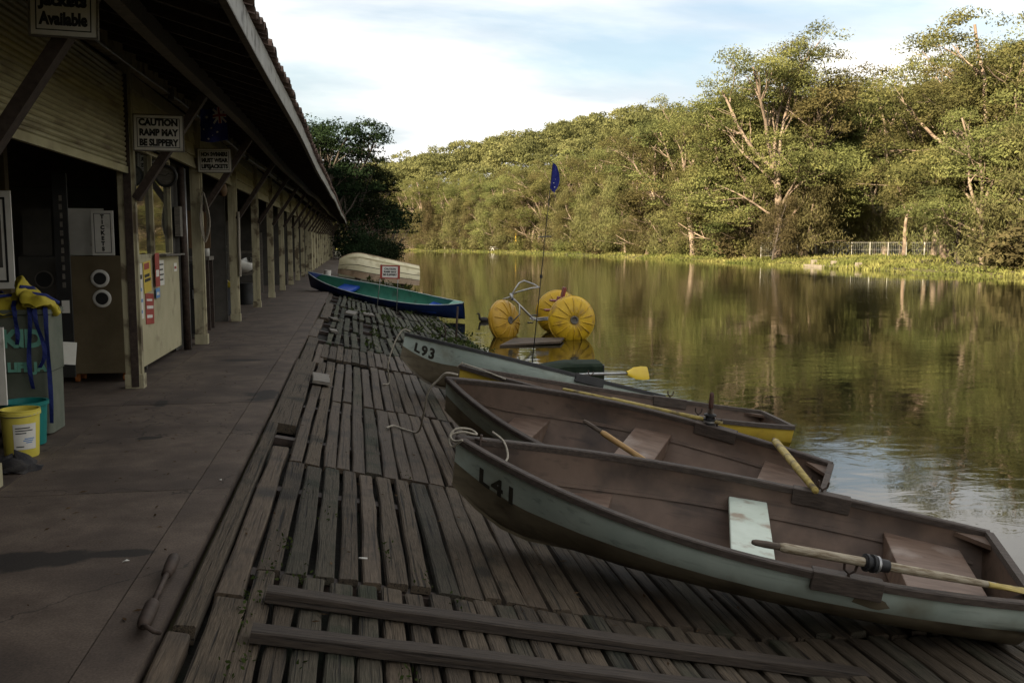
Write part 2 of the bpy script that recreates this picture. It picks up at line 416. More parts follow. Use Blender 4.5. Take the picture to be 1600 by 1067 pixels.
# concrete with stains of their own shape
def concrete():
    m = pmat('worn_concrete', (.070, .050, .037), (.122, .091, .068), 3.6, .8, .6, (1, 1, 1), 13, .34, .66, rand=.07,
             c3=(.058, .042, .032), s3=1.1, t3=(.50, .66), bdist=.004)
    nt = m.node_tree; N, K = nt.nodes.new, nt.links.new
    b = nt.nodes['Principled BSDF']
    src = b.inputs['Base Color'].links[0].from_socket
    geo = N('ShaderNodeNewGeometry')
    nz = N('ShaderNodeTexNoise'); nz.inputs['Scale'].default_value = 3.2; nz.inputs['Detail'].default_value = 5
    K(geo.outputs['Position'], nz.inputs['Vector'])
    acc = None
    for (px, py, rx, ry) in ((-1.72, 5.05, .42, .16), (-1.30, 5.10, .2, .07), (-1.02, 10.4, .2, .5), (-1.75, 8.2, .14, .09), (-1.6, 13.5, .35, .2), (-2.0, 10.0, .1, .25)):
        sb = N('ShaderNodeVectorMath'); sb.operation = 'SUBTRACT'; sb.inputs[1].default_value = (px, py, 0)
        K(geo.outputs['Position'], sb.inputs[0])
        ml = N('ShaderNodeVectorMath'); ml.operation = 'MULTIPLY'; ml.inputs[1].default_value = (1 / rx, 1 / ry, 0)
        K(sb.outputs[0], ml.inputs[0])
        ln = N('ShaderNodeVectorMath'); ln.operation = 'LENGTH'; K(ml.outputs[0], ln.inputs[0])
        sm = N('ShaderNodeMath'); sm.operation = 'MULTIPLY_ADD'; sm.inputs[1].default_value = 2.2
        K(nz.outputs['Fac'], sm.inputs[0]); K(ln.outputs['Value'], sm.inputs[2])
        mr = N('ShaderNodeMapRange'); mr.inputs[1].default_value = 1.75; mr.inputs[2].default_value = 2.05
        mr.inputs[3].default_value = .92; mr.inputs[4].default_value = 0
        K(sm.outputs[0], mr.inputs[0])
        if acc is None: acc = mr.outputs[0]
        else:
            mxx = N('ShaderNodeMath'); mxx.operation = 'MAXIMUM'; K(acc, mxx.inputs[0]); K(mr.outputs[0], mxx.inputs[1]); acc = mxx.outputs[0]
    mx = N('ShaderNodeMix'); mx.data_type = 'RGBA'
    K(acc, mx.inputs[0]); K(src, mx.inputs[6]); mx.inputs[7].default_value = (.020, .016, .013, 1)
    # hairline cracks and fine aggregate
    vo = N('ShaderNodeTexVoronoi'); vo.feature = 'DISTANCE_TO_EDGE'; vo.inputs['Scale'].default_value = .55
    wv = N('ShaderNodeVectorMath'); wv.operation = 'MULTIPLY_ADD'; wv.inputs[1].default_value = (.5, .5, .5)
    K(nz.outputs['Color'], wv.inputs[0]); K(geo.outputs['Position'], wv.inputs[2]); K(wv.outputs[0], vo.inputs['Vector'])
    cr = N('ShaderNodeMapRange'); cr.inputs[1].default_value = .0015; cr.inputs[2].default_value = .006; cr.inputs[3].default_value = .45; cr.inputs[4].default_value = 1
    K(vo.outputs['Distance'], cr.inputs[0])
    ag = N('ShaderNodeTexNoise'); ag.inputs['Scale'].default_value = 90; ag.inputs['Detail'].default_value = 3
    K(geo.outputs['Position'], ag.inputs['Vector'])
    am = N('ShaderNodeMapRange'); am.inputs[1].default_value = .3; am.inputs[2].default_value = .7; am.inputs[3].default_value = .72; am.inputs[4].default_value = 1.28
    K(ag.outputs['Fac'], am.inputs[0])
    mu = N('ShaderNodeMath'); mu.operation = 'MULTIPLY'; K(cr.outputs[0], mu.inputs[0]); K(am.outputs[0], mu.inputs[1])
    m2 = N('ShaderNodeMix'); m2.data_type = 'RGBA'; m2.blend_type = 'MULTIPLY'; m2.inputs[0].default_value = 1
    K(mx.outputs[2], m2.inputs[6]); K(mu.outputs[0], m2.inputs[7])
    K(m2.outputs[2], b.inputs['Base Color'])
    return m
M['concrete'] = concrete()

# ------------------------------------------------------------------ terrain and water
SHORE_R = np.array([(47, -300), (47, 59), (46, 73), (47.6, 100), (47.3, 122), (47, 150), (45.5, 175), (40, 236), (31, 275), (17, 302), (6, 322), (-20, 340), (-80, 350), (-400, 352)], float)
SHORE_L = np.array([(3.6, -300), (3.4, 0), (2.9, 20), (2.5, 36), (2.6, 60), (3.0, 90), (4.5, 112), (6.0, 140), (5.5, 180), (1.0, 230), (-14, 262), (-50, 280), (-400, 288)], float)
def seg_dist(P, poly):
    best = np.full(len(P), 1e9); sign = np.zeros(len(P))
    for a, b in zip(poly[:-1], poly[1:]):
        d = b - a; t = np.clip(((P - a) @ d) / (d @ d), 0, 1)
        q = P - (a + t[:, None] * d); dd = np.hypot(q[:, 0], q[:, 1])
        cr = d[0] * q[:, 1] - d[1] * q[:, 0]
        m = dd < best
        best[m] = dd[m]; sign[m] = np.sign(cr[m])
    return best * np.where(sign == 0, 1, sign)      # positive = left of the travel direction
def sstep(a, b, x):
    t = np.clip((x - a) / (b - a), 0, 1); return t * t * (3 - 2 * t)
RIDGE = [(-40, .070), (0, .074), (1.8, .080), (5.7, .094), (9.6, .108), (13.5, .122), (16, .132), (19, .136), (22, .126), (25, .114), (30, .125), (40, .13), (90, .13)]
def terrain_h(P):
    P = np.asarray(P, float).reshape(-1, 2)
    oR = -seg_dist(P, SHORE_R)          # >0 behind the far bank
    oL = seg_dist(P, SHORE_L)           # >0 behind the near bank
    X, Y = P[:, 0], P[:, 1]
    wob = np.sin(X * .07 + 1) * np.cos(Y * .055) * .5 + np.sin(X * .031 + Y * .043) * .5
    az_ = np.degrees(np.arctan2(X, np.maximum(Y, 1.0))); dst = np.hypot(X, Y)
    cap = np.maximum(0, np.minimum(dst, 430) * np.interp(az_, [k[0] for k in RIDGE], [k[1] for k in RIDGE]) - 13.5)
    rise = np.minimum(.62 * np.clip(oR - 22, 0, 110) * sstep(18, 50, oR), cap)
    hR = -.95 + .55 * sstep(0, 1.2, oR) + .45 * sstep(1, 9, oR) + rise + wob * sstep(10, 60, oR) * 1.2
    hL = -.95 + .45 * sstep(0, 1.0, oL) + .42 * sstep(.8, 4, oL)
    hill = .95 * np.clip(-13 - X, 0, 40) * sstep(-13, -17, X) * (1 - sstep(150, 215, Y))  # unseen hill left of the boathouse, made steep and high to shade the foreground
    hL = hL + hill + wob * sstep(-14, -30, X)
    near = (X > -14) & (X < 6) & (Y > -40) & (Y < 40)
    under = np.where(X < -.9, -.14, -.20 - .21 * (X + .82))
    hL = np.where(near, np.minimum(under, hL + .0), hL)
    near2 = (X > -14) & (X <= -.2) & (Y >= 40) & (Y < 115)
    hL = np.where(near2, np.minimum(hL, -.10), hL)
    h = np.full(len(P), -2.2)
    h = np.maximum(h, np.where(oR > 0, hR, -.95 + np.clip(oR, -6, 0) * .35))
    h = np.maximum(h, np.where(oL > 0, hL, -.95 + np.clip(oL, -6, 0) * .30))
    h = np.where(near, np.minimum(h, under), h)
    return h
xs = np.unique(np.concatenate([np.arange(-420, -80, 20), np.arange(-80, -20, 3), np.arange(-20, -4, 2), np.arange(-4, 8, .5), np.arange(8, 44, 4), np.arange(44, 60, 1.0), np.arange(60, 200, 6), np.arange(200, 620, 30)]).round(3))
ys = np.unique(np.concatenate([np.arange(-300, -80, 20), np.arange(-80, -20, 5), np.arange(-20, 130, 2), np.arange(130, 360, 4), np.arange(360, 700, 20)]).round(3))
GX, GY = np.meshgrid(xs, ys)
GP = np.stack([GX.ravel(), GY.ravel()], -1)
GZ = terrain_h(GP)
nx, ny = len(xs), len(ys)
idx = np.arange(nx * ny).reshape(ny, nx)
F = np.stack([idx[:-1, :-1].ravel(), idx[:-1, 1:].ravel(), idx[1:, 1:].ravel(), idx[1:, :-1].ravel()], -1)
gm = np_mesh('ground', np.column_stack([GP, GZ]), F)
gm.polygons.foreach_set('use_smooth', [True] * len(gm.polygons))
M['ground'] = pmat('forest_floor', (.055, .048, .024), (.12, .105, .045), .5, .95, .4, (1, 1, 1), 8, rand=0, c3=(.075, .085, .026), s3=.12, bdist=.1)
tag(mesh_obj('ground', gm, M['ground']), kind='structure')

def water_mat():
    m, nt, b = new_mat('river_water')
    N, K = nt.nodes.new, nt.links.new
    b.inputs['Base Color'].default_value = (.012, .012, .006, 1)
    b.inputs['Roughness'].default_value = .025
    b.inputs['IOR'].default_value = 1.33
    b.inputs['Specular IOR Level'].default_value = .62
    tc = N('ShaderNodeTexCoord')
    mp = N('ShaderNodeMapping'); mp.inputs['Scale'].default_value = (.9, 1.5, 1); mp.inputs['Rotation'].default_value = (0, 0, RAD(-12))
    K(tc.outputs['Object'], mp.inputs['Vector'])
    n1 = N('ShaderNodeTexNoise'); n1.inputs['Scale'].default_value = 2.0; n1.inputs['Detail'].default_value = 4; n1.inputs['Distortion'].default_value = .6
    n2 = N('ShaderNodeTexNoise'); n2.inputs['Scale'].default_value = .30; n2.inputs['Detail'].default_value = 2
    n3 = N('ShaderNodeTexNoise'); n3.inputs['Scale'].default_value = .045; n3.inputs['Detail'].default_value = 3
    for n in (n1, n2, n3): K(mp.outputs[0], n.inputs['Vector'])
    r3 = N('ShaderNodeMapRange'); r3.inputs[1].default_value = .38; r3.inputs[2].default_value = .62; r3.inputs[3].default_value = .35; r3.inputs[4].default_value = 1.0
    K(n3.outputs['Fac'], r3.inputs[0])
    mu = N('ShaderNodeMath'); mu.operation = 'MULTIPLY'; K(n1.outputs['Fac'], mu.inputs[0]); K(r3.outputs[0], mu.inputs[1])
    ad = N('ShaderNodeMath'); ad.operation = 'MULTIPLY_ADD'; ad.inputs[1].default_value = 1.6
    K(n2.outputs['Fac'], ad.inputs[0]); K(mu.outputs[0], ad.inputs[2])
    bp = N('ShaderNodeBump'); bp.inputs['Strength'].default_value = .14; bp.inputs['Distance'].default_value = .035
    K(ad.outputs[0], bp.inputs['Height']); K(bp.outputs[0], b.inputs['Normal'])
    return m
M['water'] = water_mat()
wb = MB()
wb.add([(-420, -300, 0), (60, -300, 0), (60, 360, 0), (-420, 360, 0)], [(0, 1, 2, 3)])
tag(wb.build('water', M['water'], loc=(0, 0, WATER_Z)), kind='structure')

# ------------------------------------------------------------------ concrete path made of slabs
path = MB().box(-9.6, -.90, -14, 110, -.30, -.05).build('path', M['concrete'])
tag(path, kind='structure')
ycuts = [-14, -10.5, -7, -3.2, .2, 3.3, 6.40, 9.9, 13.4, 17.0, 21.2, 25.5, 30, 35, 40, 46, 52, 60, 70, 85, 110]
for (xa, xb) in ((-1.092, -.858), (-2.372, -1.100), (-9.6, -2.380)):
    for ya, yb in zip(ycuts[:-1], ycuts[1:]):
        cx, cy = (xa + xb) / 2, (ya + yb) / 2
        m = MB(); m.box(xa - cx, xb - cx, ya + .004 - cy, yb - .004 - cy, -.06, random.uniform(-.002, .0015))
        m.build('slab', M['concrete'], path, loc=(cx, cy, 0))

# ------------------------------------------------------------------ timber boat ramp
ramp = MB()
ramp.add([(-.84, 1.2, -.16), (4.4, 1.2, ramp_z(4.4) - .12), (4.4, 38, ramp_z(4.4) - .12), (-.84, 38, -.16)], [(0, 1, 2, 3)])
ramp = tag(ramp.build('boat_ramp', M['earth']), kind='structure')
SL = math.atan(.21)
for yb in np.arange(1.6, 37, 1.75):
    m = MB(); m.box(-.8, 4.4, -.06, .06, -.12, -.055)
    o = m.build('bearer', M['darkwood'], ramp, loc=(0, yb, ramp_z(0) - .0)); o.rotation_euler = (0, SL, 0)

def plank_mesh(w, ln, th, jag=.012, warp=.006, seed=0):
    rr = random.Random(seed); m = MB(); rows = []; n = 6
    for i in range(n):
        t = i / (n - 1); y = (t - .5) * ln
        a = rr.uniform(-jag, jag) * .6; b = rr.uniform(-jag, jag) * .6; z = rr.uniform(-warp, warp)
        e0 = rr.uniform(-.02, .02) if i in (0, n - 1) else 0
        e1 = rr.uniform(-.02, .02) if i in (0, n - 1) else 0
        rows.append([(-w / 2 + a, y + e0, z - th), (w / 2 + b, y + e1, z - th), (w / 2 + b - .002, y + e1, z - .008), (w / 2 + b - .012, y + e1, z),
                     (-w / 2 + a + .012, y + e0, z), (-w / 2 + a + .002, y + e0, z - .008)])
    m.grid(rows, close=True)
    k = 6
    m.f.append(list(range(k))[::-1]); m.mi.append(0)
    m.f.append([len(m.v) - k + i for i in range(k)]); m.mi.append(0)
    return m.mesh('plank')
def place_plank(x, ya, yb, w, th, mat, lift=0.0, yaw=0.0, seed=0, name='plank'):
    me = plank_mesh(w, yb - ya, th, seed=seed)
    o = mesh_obj(name, me, mat, ramp, loc=(x, (ya + yb) / 2, ramp_z(x) + lift))
    o.rotation_euler = Euler((random.uniform(-.004, .004), SL + random.uniform(-.02, .02), yaw), 'XYZ')
    if x > 2.35 and yb < 7.6:
        o.location.z = ramp_z(2.35) - .05 * (x - 2.35) + lift; o.rotation_euler[1] = .05
    return o
rp = random.Random(11)
courses = [(1.4, 3.25), (3.25, 5.0), (5.0, 7.52), (7.52, 10.7), (10.7, 14.2), (14.2, 16.4)]
for ci, (ya, yb) in enumerate(courses):
    x = -.545; k = 0
    xmax = 4.6 if ci < 2 else (4.2 if ci == 2 else 3.6)
    while x < xmax:
        w = rp.uniform(.098, .128)
        gap = rp.uniform(.008, .020) if rp.random() < .7 else rp.uniform(.003, .009)
        if ci in (1, 2) and x < .4: gap = rp.uniform(.014, .030)
        a = ya + .006 + rp.uniform(0, .05); b = yb - .006 - rp.uniform(0, .05)
        if ci == 4: b += rp.uniform(-.25, .25)
        if ci == 5: a += .28; b += rp.uniform(-.2, .2)
        mat = M['plank'] if (ci < 2 or (ci == 2 and rp.random() < .65) or rp.random() < .35) else M['plank_red']
        if rp.random() < .16: mat = M['plank_green']
        place_plank(x + w / 2, a, b, w, .045, mat, rp.uniform(-.008, .006), rp.uniform(-.004, .004), seed=ci * 100 + k)
        x += w + gap; k += 1
# long timbers along the path edge, uneven and split
for i, (x, ya, yb, w, lift) in enumerate([(-.775, 2.4, 4.05, .10, .02), (-.765, 4.1, 8.85, .10, .025), (-.62, 2.9, 4.55, .15, .0), (-.635, 4.6, 7.9, .13, .01),
                                         (-.70, 8.9, 13.6, .26, .02), (-.74, 13.7, 17.2, .17, .0), (-.56, 13.8, 16.3, .15, -.01), (-.60, 1.4, 2.85, .18, 0), (-.52, 8.0, 9.6, .11, -.05),
                                         (-.78, 17.4, 21.5, .16, -.02), (-.70, 21.6, 27.0, .22, .0), (-.8, 27.2, 33, .14, -.02)]):
    place_plank(x, ya, yb, w, .09, M['plank'] if i % 3 else M['plank_red'], lift, rp.uniform(-.006, .006), seed=900 + i, name='edge_timber')
# loose short boards
for i, (x, y, ln, w, lift, yaw) in enumerate([(-.44, 12.0, .75, .22, .055, .05), (-.42, 18.7, .5, .16, .05, .1), (-.1, 24.5, .9, .25, .05, -.1), (.35, 25.2, .8, .3, .05, .05), (-.45, 21.5, .6, .2, .05, .2)]):
    place_plank(x, y - ln / 2, y + ln / 2, w, .04, M['greywood'], lift, yaw, seed=950 + i, name='loose_board')
# mossy narrow slats of the older, upper stretch
for ci, (ya, yb) in enumerate([(16.5, 19.6), (19.6, 22.9), (22.9, 26.4), (26.4, 30.2), (30.2, 36.5)]):
    x = -.52; k = 0
    while x < 2.9:
        w = rp.uniform(.085, .125); gap = rp.uniform(.02, .06)
        if rp.random() < .93:
            place_plank(x + w / 2, ya + rp.uniform(0, .2), yb - rp.uniform(0, .2), w, .05, M['plank_moss'], rp.uniform(-.03, .02), rp.uniform(-.012, .012), seed=2000 + ci * 50 + k, name='slat')
        x += w + gap; k += 1
# two cross battens nailed over the planks
for (y, xa, xb, yaw) in ((4.565, -.50, 2.9, -.006), (4.10, -.52, 2.6, .012)):
    cuts = [xa, xb]
    for a, b in zip(cuts[:-1], cuts[1:]):
        cx = (a + b) / 2; m = MB(); n = 12; rows = []
        for i in range(n):
            x = (i / (n - 1) - .5) * (b - a - .003); j = rp.uniform(-.006, .006); t = rp.uniform(-.004, .004)
            rows.append([(x, -.058 + j, 0), (x, .058 + j, 0), (x, .056 + j, .048 + t), (x, .046 + j, .055 + t), (x, -.046 + j, .055 + t), (x, -.056 + j, .048 + t)])
        m.grid(rows, close=True, flip=True); m.f.append(list(range(6))); m.mi.append(0); m.f.append([len(m.v) - 6 + i for i in range(6)][::-1]); m.mi.append(0)
        o = m.build('batten', M['batten'], ramp, loc=(cx, y + yaw * cx, ramp_z(cx) + .012)); o.rotation_euler = (0, SL, yaw)

# weeds growing in the gaps
V = []; Fc = []
def leafquads(C, size, asp, rng, up=0.0, droop=None):
    n = len(C)
    a = rng.normal(size=(n, 3))
    if droop is not None: a = a * (1 - abs(droop)) + np.array([0, 0, -1.0]) * droop * 1.6
    a /= np.linalg.norm(a, axis=1)[:, None] + 1e-9
    nrm = rng.normal(size=(n, 3)); nrm[:, 2] = np.abs(nrm[:, 2]) + up
    b = np.cross(nrm, a); b /= np.linalg.norm(b, axis=1)[:, None] + 1e-9
    s = size * rng.uniform(.6, 1.4, n)[:, None]
    v = np.stack([C - a * s, C + b * s * asp - a * s * .1, C + a * s, C - b * s * asp - a * s * .1], 1)
    return v.reshape(-1, 3)
rng = np.random.default_rng(5)
pts = []
for cx, cy, n in [(-.47, 5.05, 30), (-.3, 5.0, 18), (-.53, 4.6, 30), (-.53, 4.3, 24), (-.5, 3.95, 30), (-.25, 3.85, 12), (.35, 5.2, 20), (.15, 5.6, 25), (-.42, 5.5, 30), (-.2, 6.2, 20), (.2, 3.9, 25), (-.35, 6.6, 15), (.4, 7.6, 10), (.55, 4.9, 12), (-.5, 3.6, 30), (.05, 3.6, 20)]:
    pts.append(np.column_stack([rng.normal(cx, .03, n), rng.normal(cy, .10, n), rng.uniform(-.03, .03, n)]))
for i in range(34):
    cx, cy = rng.uniform(-.4, 3.4), rng.uniform(15.5, 36)
    n = 28
    pts.append(np.column_stack([rng.normal(cx, .08, n), rng.normal(cy, .3, n), rng.uniform(-.02, .09, n)]))
for i in range(55):
    cx, cy = rng.uniform(1.9, 3.0), rng.uniform(17, 37)
    n = 24
    pts.append(np.column_stack([rng.normal(cx, .1, n), rng.normal(cy, .25, n), rng.uniform(-.02, .10, n)]))
pts = np.concatenate(pts); pts[:, 2] += ramp_z(pts[:, 0])
wv = leafquads(pts, .014, .5, rng, .8)
far = pts[:, 1] > 15
sc = np.repeat(np.where(far, 3.0, 1.0), 4)[:, None]
wv = np.repeat(pts, 4, 0) + (wv - np.repeat(pts, 4, 0)) * sc
tag(mesh_obj('weeds', np_mesh('weeds', wv, np.arange(len(wv)).reshape(-1, 4)), M['weed']), 'small green weeds growing in the gaps of the timber ramp', 'weeds', kind='stuff')

# nail heads in pairs over the bearers, and dead leaves blown over path and ramp
nm_ = MB()
for yb in np.arange(1.6, 12, 1.75):
    for x in np.arange(-.52, 3.4, .033):
        if rp.random() < .45: continue
        yy = yb + rp.uniform(-.03, .03); z = ramp_z(x) + .007
        r_ = .0045; nm_.add([(x + r_ * math.cos(k * 1.047), yy + r_ * math.sin(k * 1.047), z - .21 * r_ * math.cos(k * 1.047)) for k in range(6)], [(0, 1, 2, 3, 4, 5)])
tag(nm_.build('nail_heads', M['rust'], ramp), kind='stuff')
nl = 420
lp = np.column_stack([np.concatenate([rng.uniform(-2.35, -.9, 150), rng.uniform(-.85, 3.0, 270)]), np.concatenate([rng.gamma(2.2, 4.0, 150) + 3, rng.gamma(2.0, 3.5, 270) + 3]), np.zeros(nl)])
lp[:, 2] = np.where(lp[:, 0] < -.86, .006, ramp_z(lp[:, 0]) + .012)
a_ = rng.uniform(0, 6.28, nl); s_ = rng.uniform(.012, .032, nl)[:, None]
du = np.column_stack([np.cos(a_), np.sin(a_), rng.uniform(-.1, .1, nl)]); dv = np.column_stack([-np.sin(a_), np.cos(a_), rng.uniform(-.1, .25, nl)])
lv_ = np.stack([lp - du * s_, lp + dv * s_ * .3, lp + du * s_, lp - dv * s_ * .3 + np.array([0, 0, .004])], 1).reshape(-1, 3)
M['litter'] = leaf_mat('dead_leaf', (.05, .032, .016), (.085, .055, .028), (.13, .09, .05), 9, .1)
tag(mesh_obj('leaf_litter', np_mesh('leaf_litter', lv_, np.arange(len(lv_)).reshape(-1, 4)), M['litter']), 'dead brown leaves scattered over the path and the timber ramp', 'leaf litter', kind='stuff')

# ------------------------------------------------------------------ boathouse
house = empty('boathouse', (-2.5, 11.0, 0))
tag(house, 'long low boathouse with cream posts, dark open bays and a sagging tiled roof', 'boathouse')
def hpart(mb, name, mat, loc=(0, 0, 0), parent=None, **kw):
    """a boathouse part given in world coordinates"""
    p = parent or house
    if p is house: l = (loc[0] + 2.5, loc[1] - 11.0, loc[2])
    else: l = loc
    return mb.build(name, mat, p, loc=l, **kw)
def ez(y): return 3.215 + .0058 * y + .022 * math.sin(y * .45 + 1) + .05 * math.sin(y * .16 + .6) * min(1, max(0, (y - 5) / 25))
RS = .30
Y0, Y1 = -14.0, 109.0
posts = [-11.35, -6.85, -2.35, 2.15, 6.62, 11.12, 15.85, 20.36, 24.8, 29.1, 33.5, 38.0, 42.4, 46.9, 51.3, 55.0]
far_posts = [58.6 + 4.4 * i for i in range(12)]
# roof deck, folded over the ridge, as a thin solid
rows_t = []; rows_b = []
for y in np.linspace(Y0, Y1, 60):
    e = ez(y)
    prof = [(-.83, e + .075), (-2.5, e + .075 + RS * 1.67), (-7.6, e + .075 + RS * 6.77), (-13.5, e + .3)]
    rows_b.append([(x, y, z) for x, z in prof]); rows_t.append([(x, y, z + .05) for x, z in prof])
m = MB(); m.grid(rows_b); m.grid(rows_t, flip=True)
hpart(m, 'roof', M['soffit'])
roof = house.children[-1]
# eave tiles, each one a barrel
def tile_mesh():
    m = MB(); n = 5; rows = []
    for (x, dz, r) in ((0.06, 0, .098), (-.42, .12, .088)):
        o = []; i_ = []
        for k in range(n + 1):
            t = math.pi * k / n
            o.append((x, -r * math.cos(t), dz + r * .8 * math.sin(t))); i_.append((x, -(r - .018) * math.cos(t), dz + (r - .018) * .8 * math.sin(t)))
        rows.append(o + i_[::-1])
    m.grid(rows, close=True)
    k = 2 * n + 2
    m.f.append(list(range(k))); m.mi.append(0)
    return m.mesh('tile')
tm = tile_mesh(); tm.materials.append(M['tile'])
y = 1.0; rt = random.Random(3); cnt = 0; restm = MB()
while y < Y1:
    for course in (0, 1):
        if course == 1 and y > 26: continue
        x = -.80 - course * .36; z = ez(y) + .235 + course * .36 * RS + rt.uniform(-.012, .012)
        if cnt < 298:
            o = mesh_obj('tile', tm, None, house, loc=(x + 2.5 + rt.uniform(-.02, .02), y - 11.0, z), rot=(rt.uniform(-.05, .05), 0, rt.uniform(-.06, .06))); cnt += 1
        else:
            restm.add([(v.co.x + x, v.co.y + y, v.co.z + z) for v in tm.vertices], [list(p.vertices) for p in tm.polygons])
    y += .212
tag(hpart(restm, 'far_tiles', M['tile']), kind='stuff')
# fascia boards and the timber drip strip under them
ys_ = list(np.arange(Y0, Y1, 3.6)) + [Y1]
for a, b in zip(ys_[:-1], ys_[1:]):
    m = MB(); rows = []
    for y in np.linspace(a + .004, b - .004, 5):
        e = ez(y); j = .004 * math.sin(y * 2.1)
        rows.append([(-.828 + j, y, e), (-.800 + j, y, e), (-.800 + j, y, e + .235), (-.828 + j, y, e + .235)])
    m.grid(rows, close=True); m.f += [[0, 1, 2, 3], [16, 19, 18, 17]]; m.mi += [0, 0]
    hpart(m, 'fascia_board', M['fascia'])
    m = MB(); rows = []
    for y in np.linspace(a + .004, b - .004, 5):
        e = ez(y)
        rows.append([(-.845, y, e - .018), (-.790, y, e - .018), (-.790, y, e - .002), (-.845, y, e - .002)])
    m.grid(rows, close=True); m.f += [[0, 1, 2, 3], [16, 19, 18, 17]]; m.mi += [0, 0]
    hpart(m, 'drip_strip', M['greywood'])
# rafters
y = -4.0
while y < Y1:
    e = ez(y); m = MB()
    a, b = Vector((-.85, 0, e + .02)), Vector((-3.2, 0, e + .02 + RS * 2.35))
    m.beam(a, b, .05, .09)
    hpart(m, 'rafter', M['darkwood'], (0, y, 0))
    y += .62 if y < 40 else 1.24
# wall plate and outer purlin
for a, b in zip(ys_[:-1], ys_[1:]):
    for (nm, x, dz, w, h, mt) in (('wall_plate', -2.50, .36, .15, .17, M['cream']), ('purlin', -1.60, .055, .11, .15, M['greywood'])):
        m = MB(); rows = []
        for y in np.linspace(a + .003, b - .003, 4):
            e = ez(y) + dz
            rows.append([(x - w / 2, y, e), (x + w / 2, y, e), (x + w / 2, y, e + h), (x - w / 2, y, e + h)])
        m.grid(rows, close=True); m.f += [[0, 1, 2, 3], [12, 15, 14, 13]]; m.mi += [0, 0]
        hpart(m, nm, mt)
# posts with a cover strip, and the braces up to the purlin
pm_ = MB(); pm_.box(-.085, .065, -.075, .075, 0, 3.60); pm_.box(.0652, .092, -.045, .045, .03, 3.60)
post_me = pm_.mesh('post'); post_me.materials.append(M['cream'])
foot = MB(); foot.box(-.095, .105, -.085, .085, 0, .16)
foot_me = foot.mesh('post_foot'); foot_me.materials.append(M['cream'])
br = MB(); br.beam((.09, 0, 2.14), (.86, 0, ez(11) + .02), .085, .13, up=(0, 1, 0))
br_me = br.mesh('brace'); br_me.materials.append(M['darkwood'])
for y in posts + far_posts:
    o = mesh_obj('post', post_me, None, house, loc=(0, y - 11, 0)); o.rotation_euler = (rt.uniform(-.003, .003), rt.uniform(-.003, .003), 0)
    f_ = mesh_obj('post_foot', foot_me, None, house, loc=(0, y - 11, .002))
    o = mesh_obj('brace', br_me, None, house, loc=(0, y - 11, (ez(y) - ez(11)) * .6))
# back wall, end walls, floor-level sill, partitions
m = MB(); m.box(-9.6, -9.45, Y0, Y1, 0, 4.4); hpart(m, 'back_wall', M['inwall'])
m = MB(); m.box(-9.44, -2.42, Y1 - .12, Y1 - .02, 0, 3.7); hpart(m, 'end_wall', M['creamwall'])
m = MB(); m.box(-9.44, -2.42, Y0 + .02, Y0 + .12, 0, 3.7); hpart(m, 'end_wall', M['creamwall'])
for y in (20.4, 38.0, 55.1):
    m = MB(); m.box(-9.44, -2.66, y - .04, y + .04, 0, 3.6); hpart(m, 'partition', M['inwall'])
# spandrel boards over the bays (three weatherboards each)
bays = list(zip(posts[:-1], posts[1:]))
for (a, b) in bays:
    if a < 11.0 and b > 6.7: continue
    for k in range(4):
        m = MB(); z0 = 2.84 + k * .19
        d0 = .022 if k % 1 == 0 else 0
        m.add([(-2.53, a + .08, z0), (-2.53, b - .08, z0), (-2.50 + d0, b - .08, z0), (-2.50 + d0, a + .08, z0), (-2.53, a + .08, z0 + .195), (-2.53, b - .08, z0 + .195), (-2.515, b - .08, z0 + .195), (-2.515, a + .08, z0 + .195)],
              [(0, 1, 2, 3), (7, 6, 5, 4), (3, 2, 6, 7), (1, 0, 4, 5), (0, 3, 7, 4), (2, 1, 5, 6)])
        hpart(m, 'weatherboard', M['creamwall'])
# closed bays at the far end: upright cream boards
allp = [55.0] + far_posts
for a, b in zip(allp[:-1], allp[1:]):
    n = 5
    for k in range(n):
        w = (b - a - .16) / n; ya = a + .08 + k * w
        m = MB(); m.box(-2.53, -2.50 + (.012 if k % 2 else 0), ya + .006, ya + w - .006, .02, 3.55)
        hpart(m, 'wall_board', M['creamwall'])
# roller shutter half lowered in the ticket bay, and the one nearer
for (a, b, zb) in ((6.72, 11.03, 2.42), (2.25, 6.52, 2.42)):
    sh = MB(); sh.box(-2.50, -2.46, a, b, zb, zb + .075)
    sh = hpart(sh, 'shutter', M['shutter'])
    k = 0; z = zb + .078
    while z < 3.52:
        m = MB(); rows = []
        for y in (a, b):
            rows.append([(-2.50, y, z), (-2.488, y, z), (-2.472, y, z + .018), (-2.474, y, z + .040), (-2.490, y, z + .052), (-2.50, y, z + .052)])
        m.grid(rows, close=True)
        m.build('shutter_slat', M['shutter'], sh)
        z += .0545
    g = MB(); g.box(-2.52, -2.44, b - .002, b + .045, 0.02, 3.5); hpart(g, 'shutter_guide', M['darkwood'])
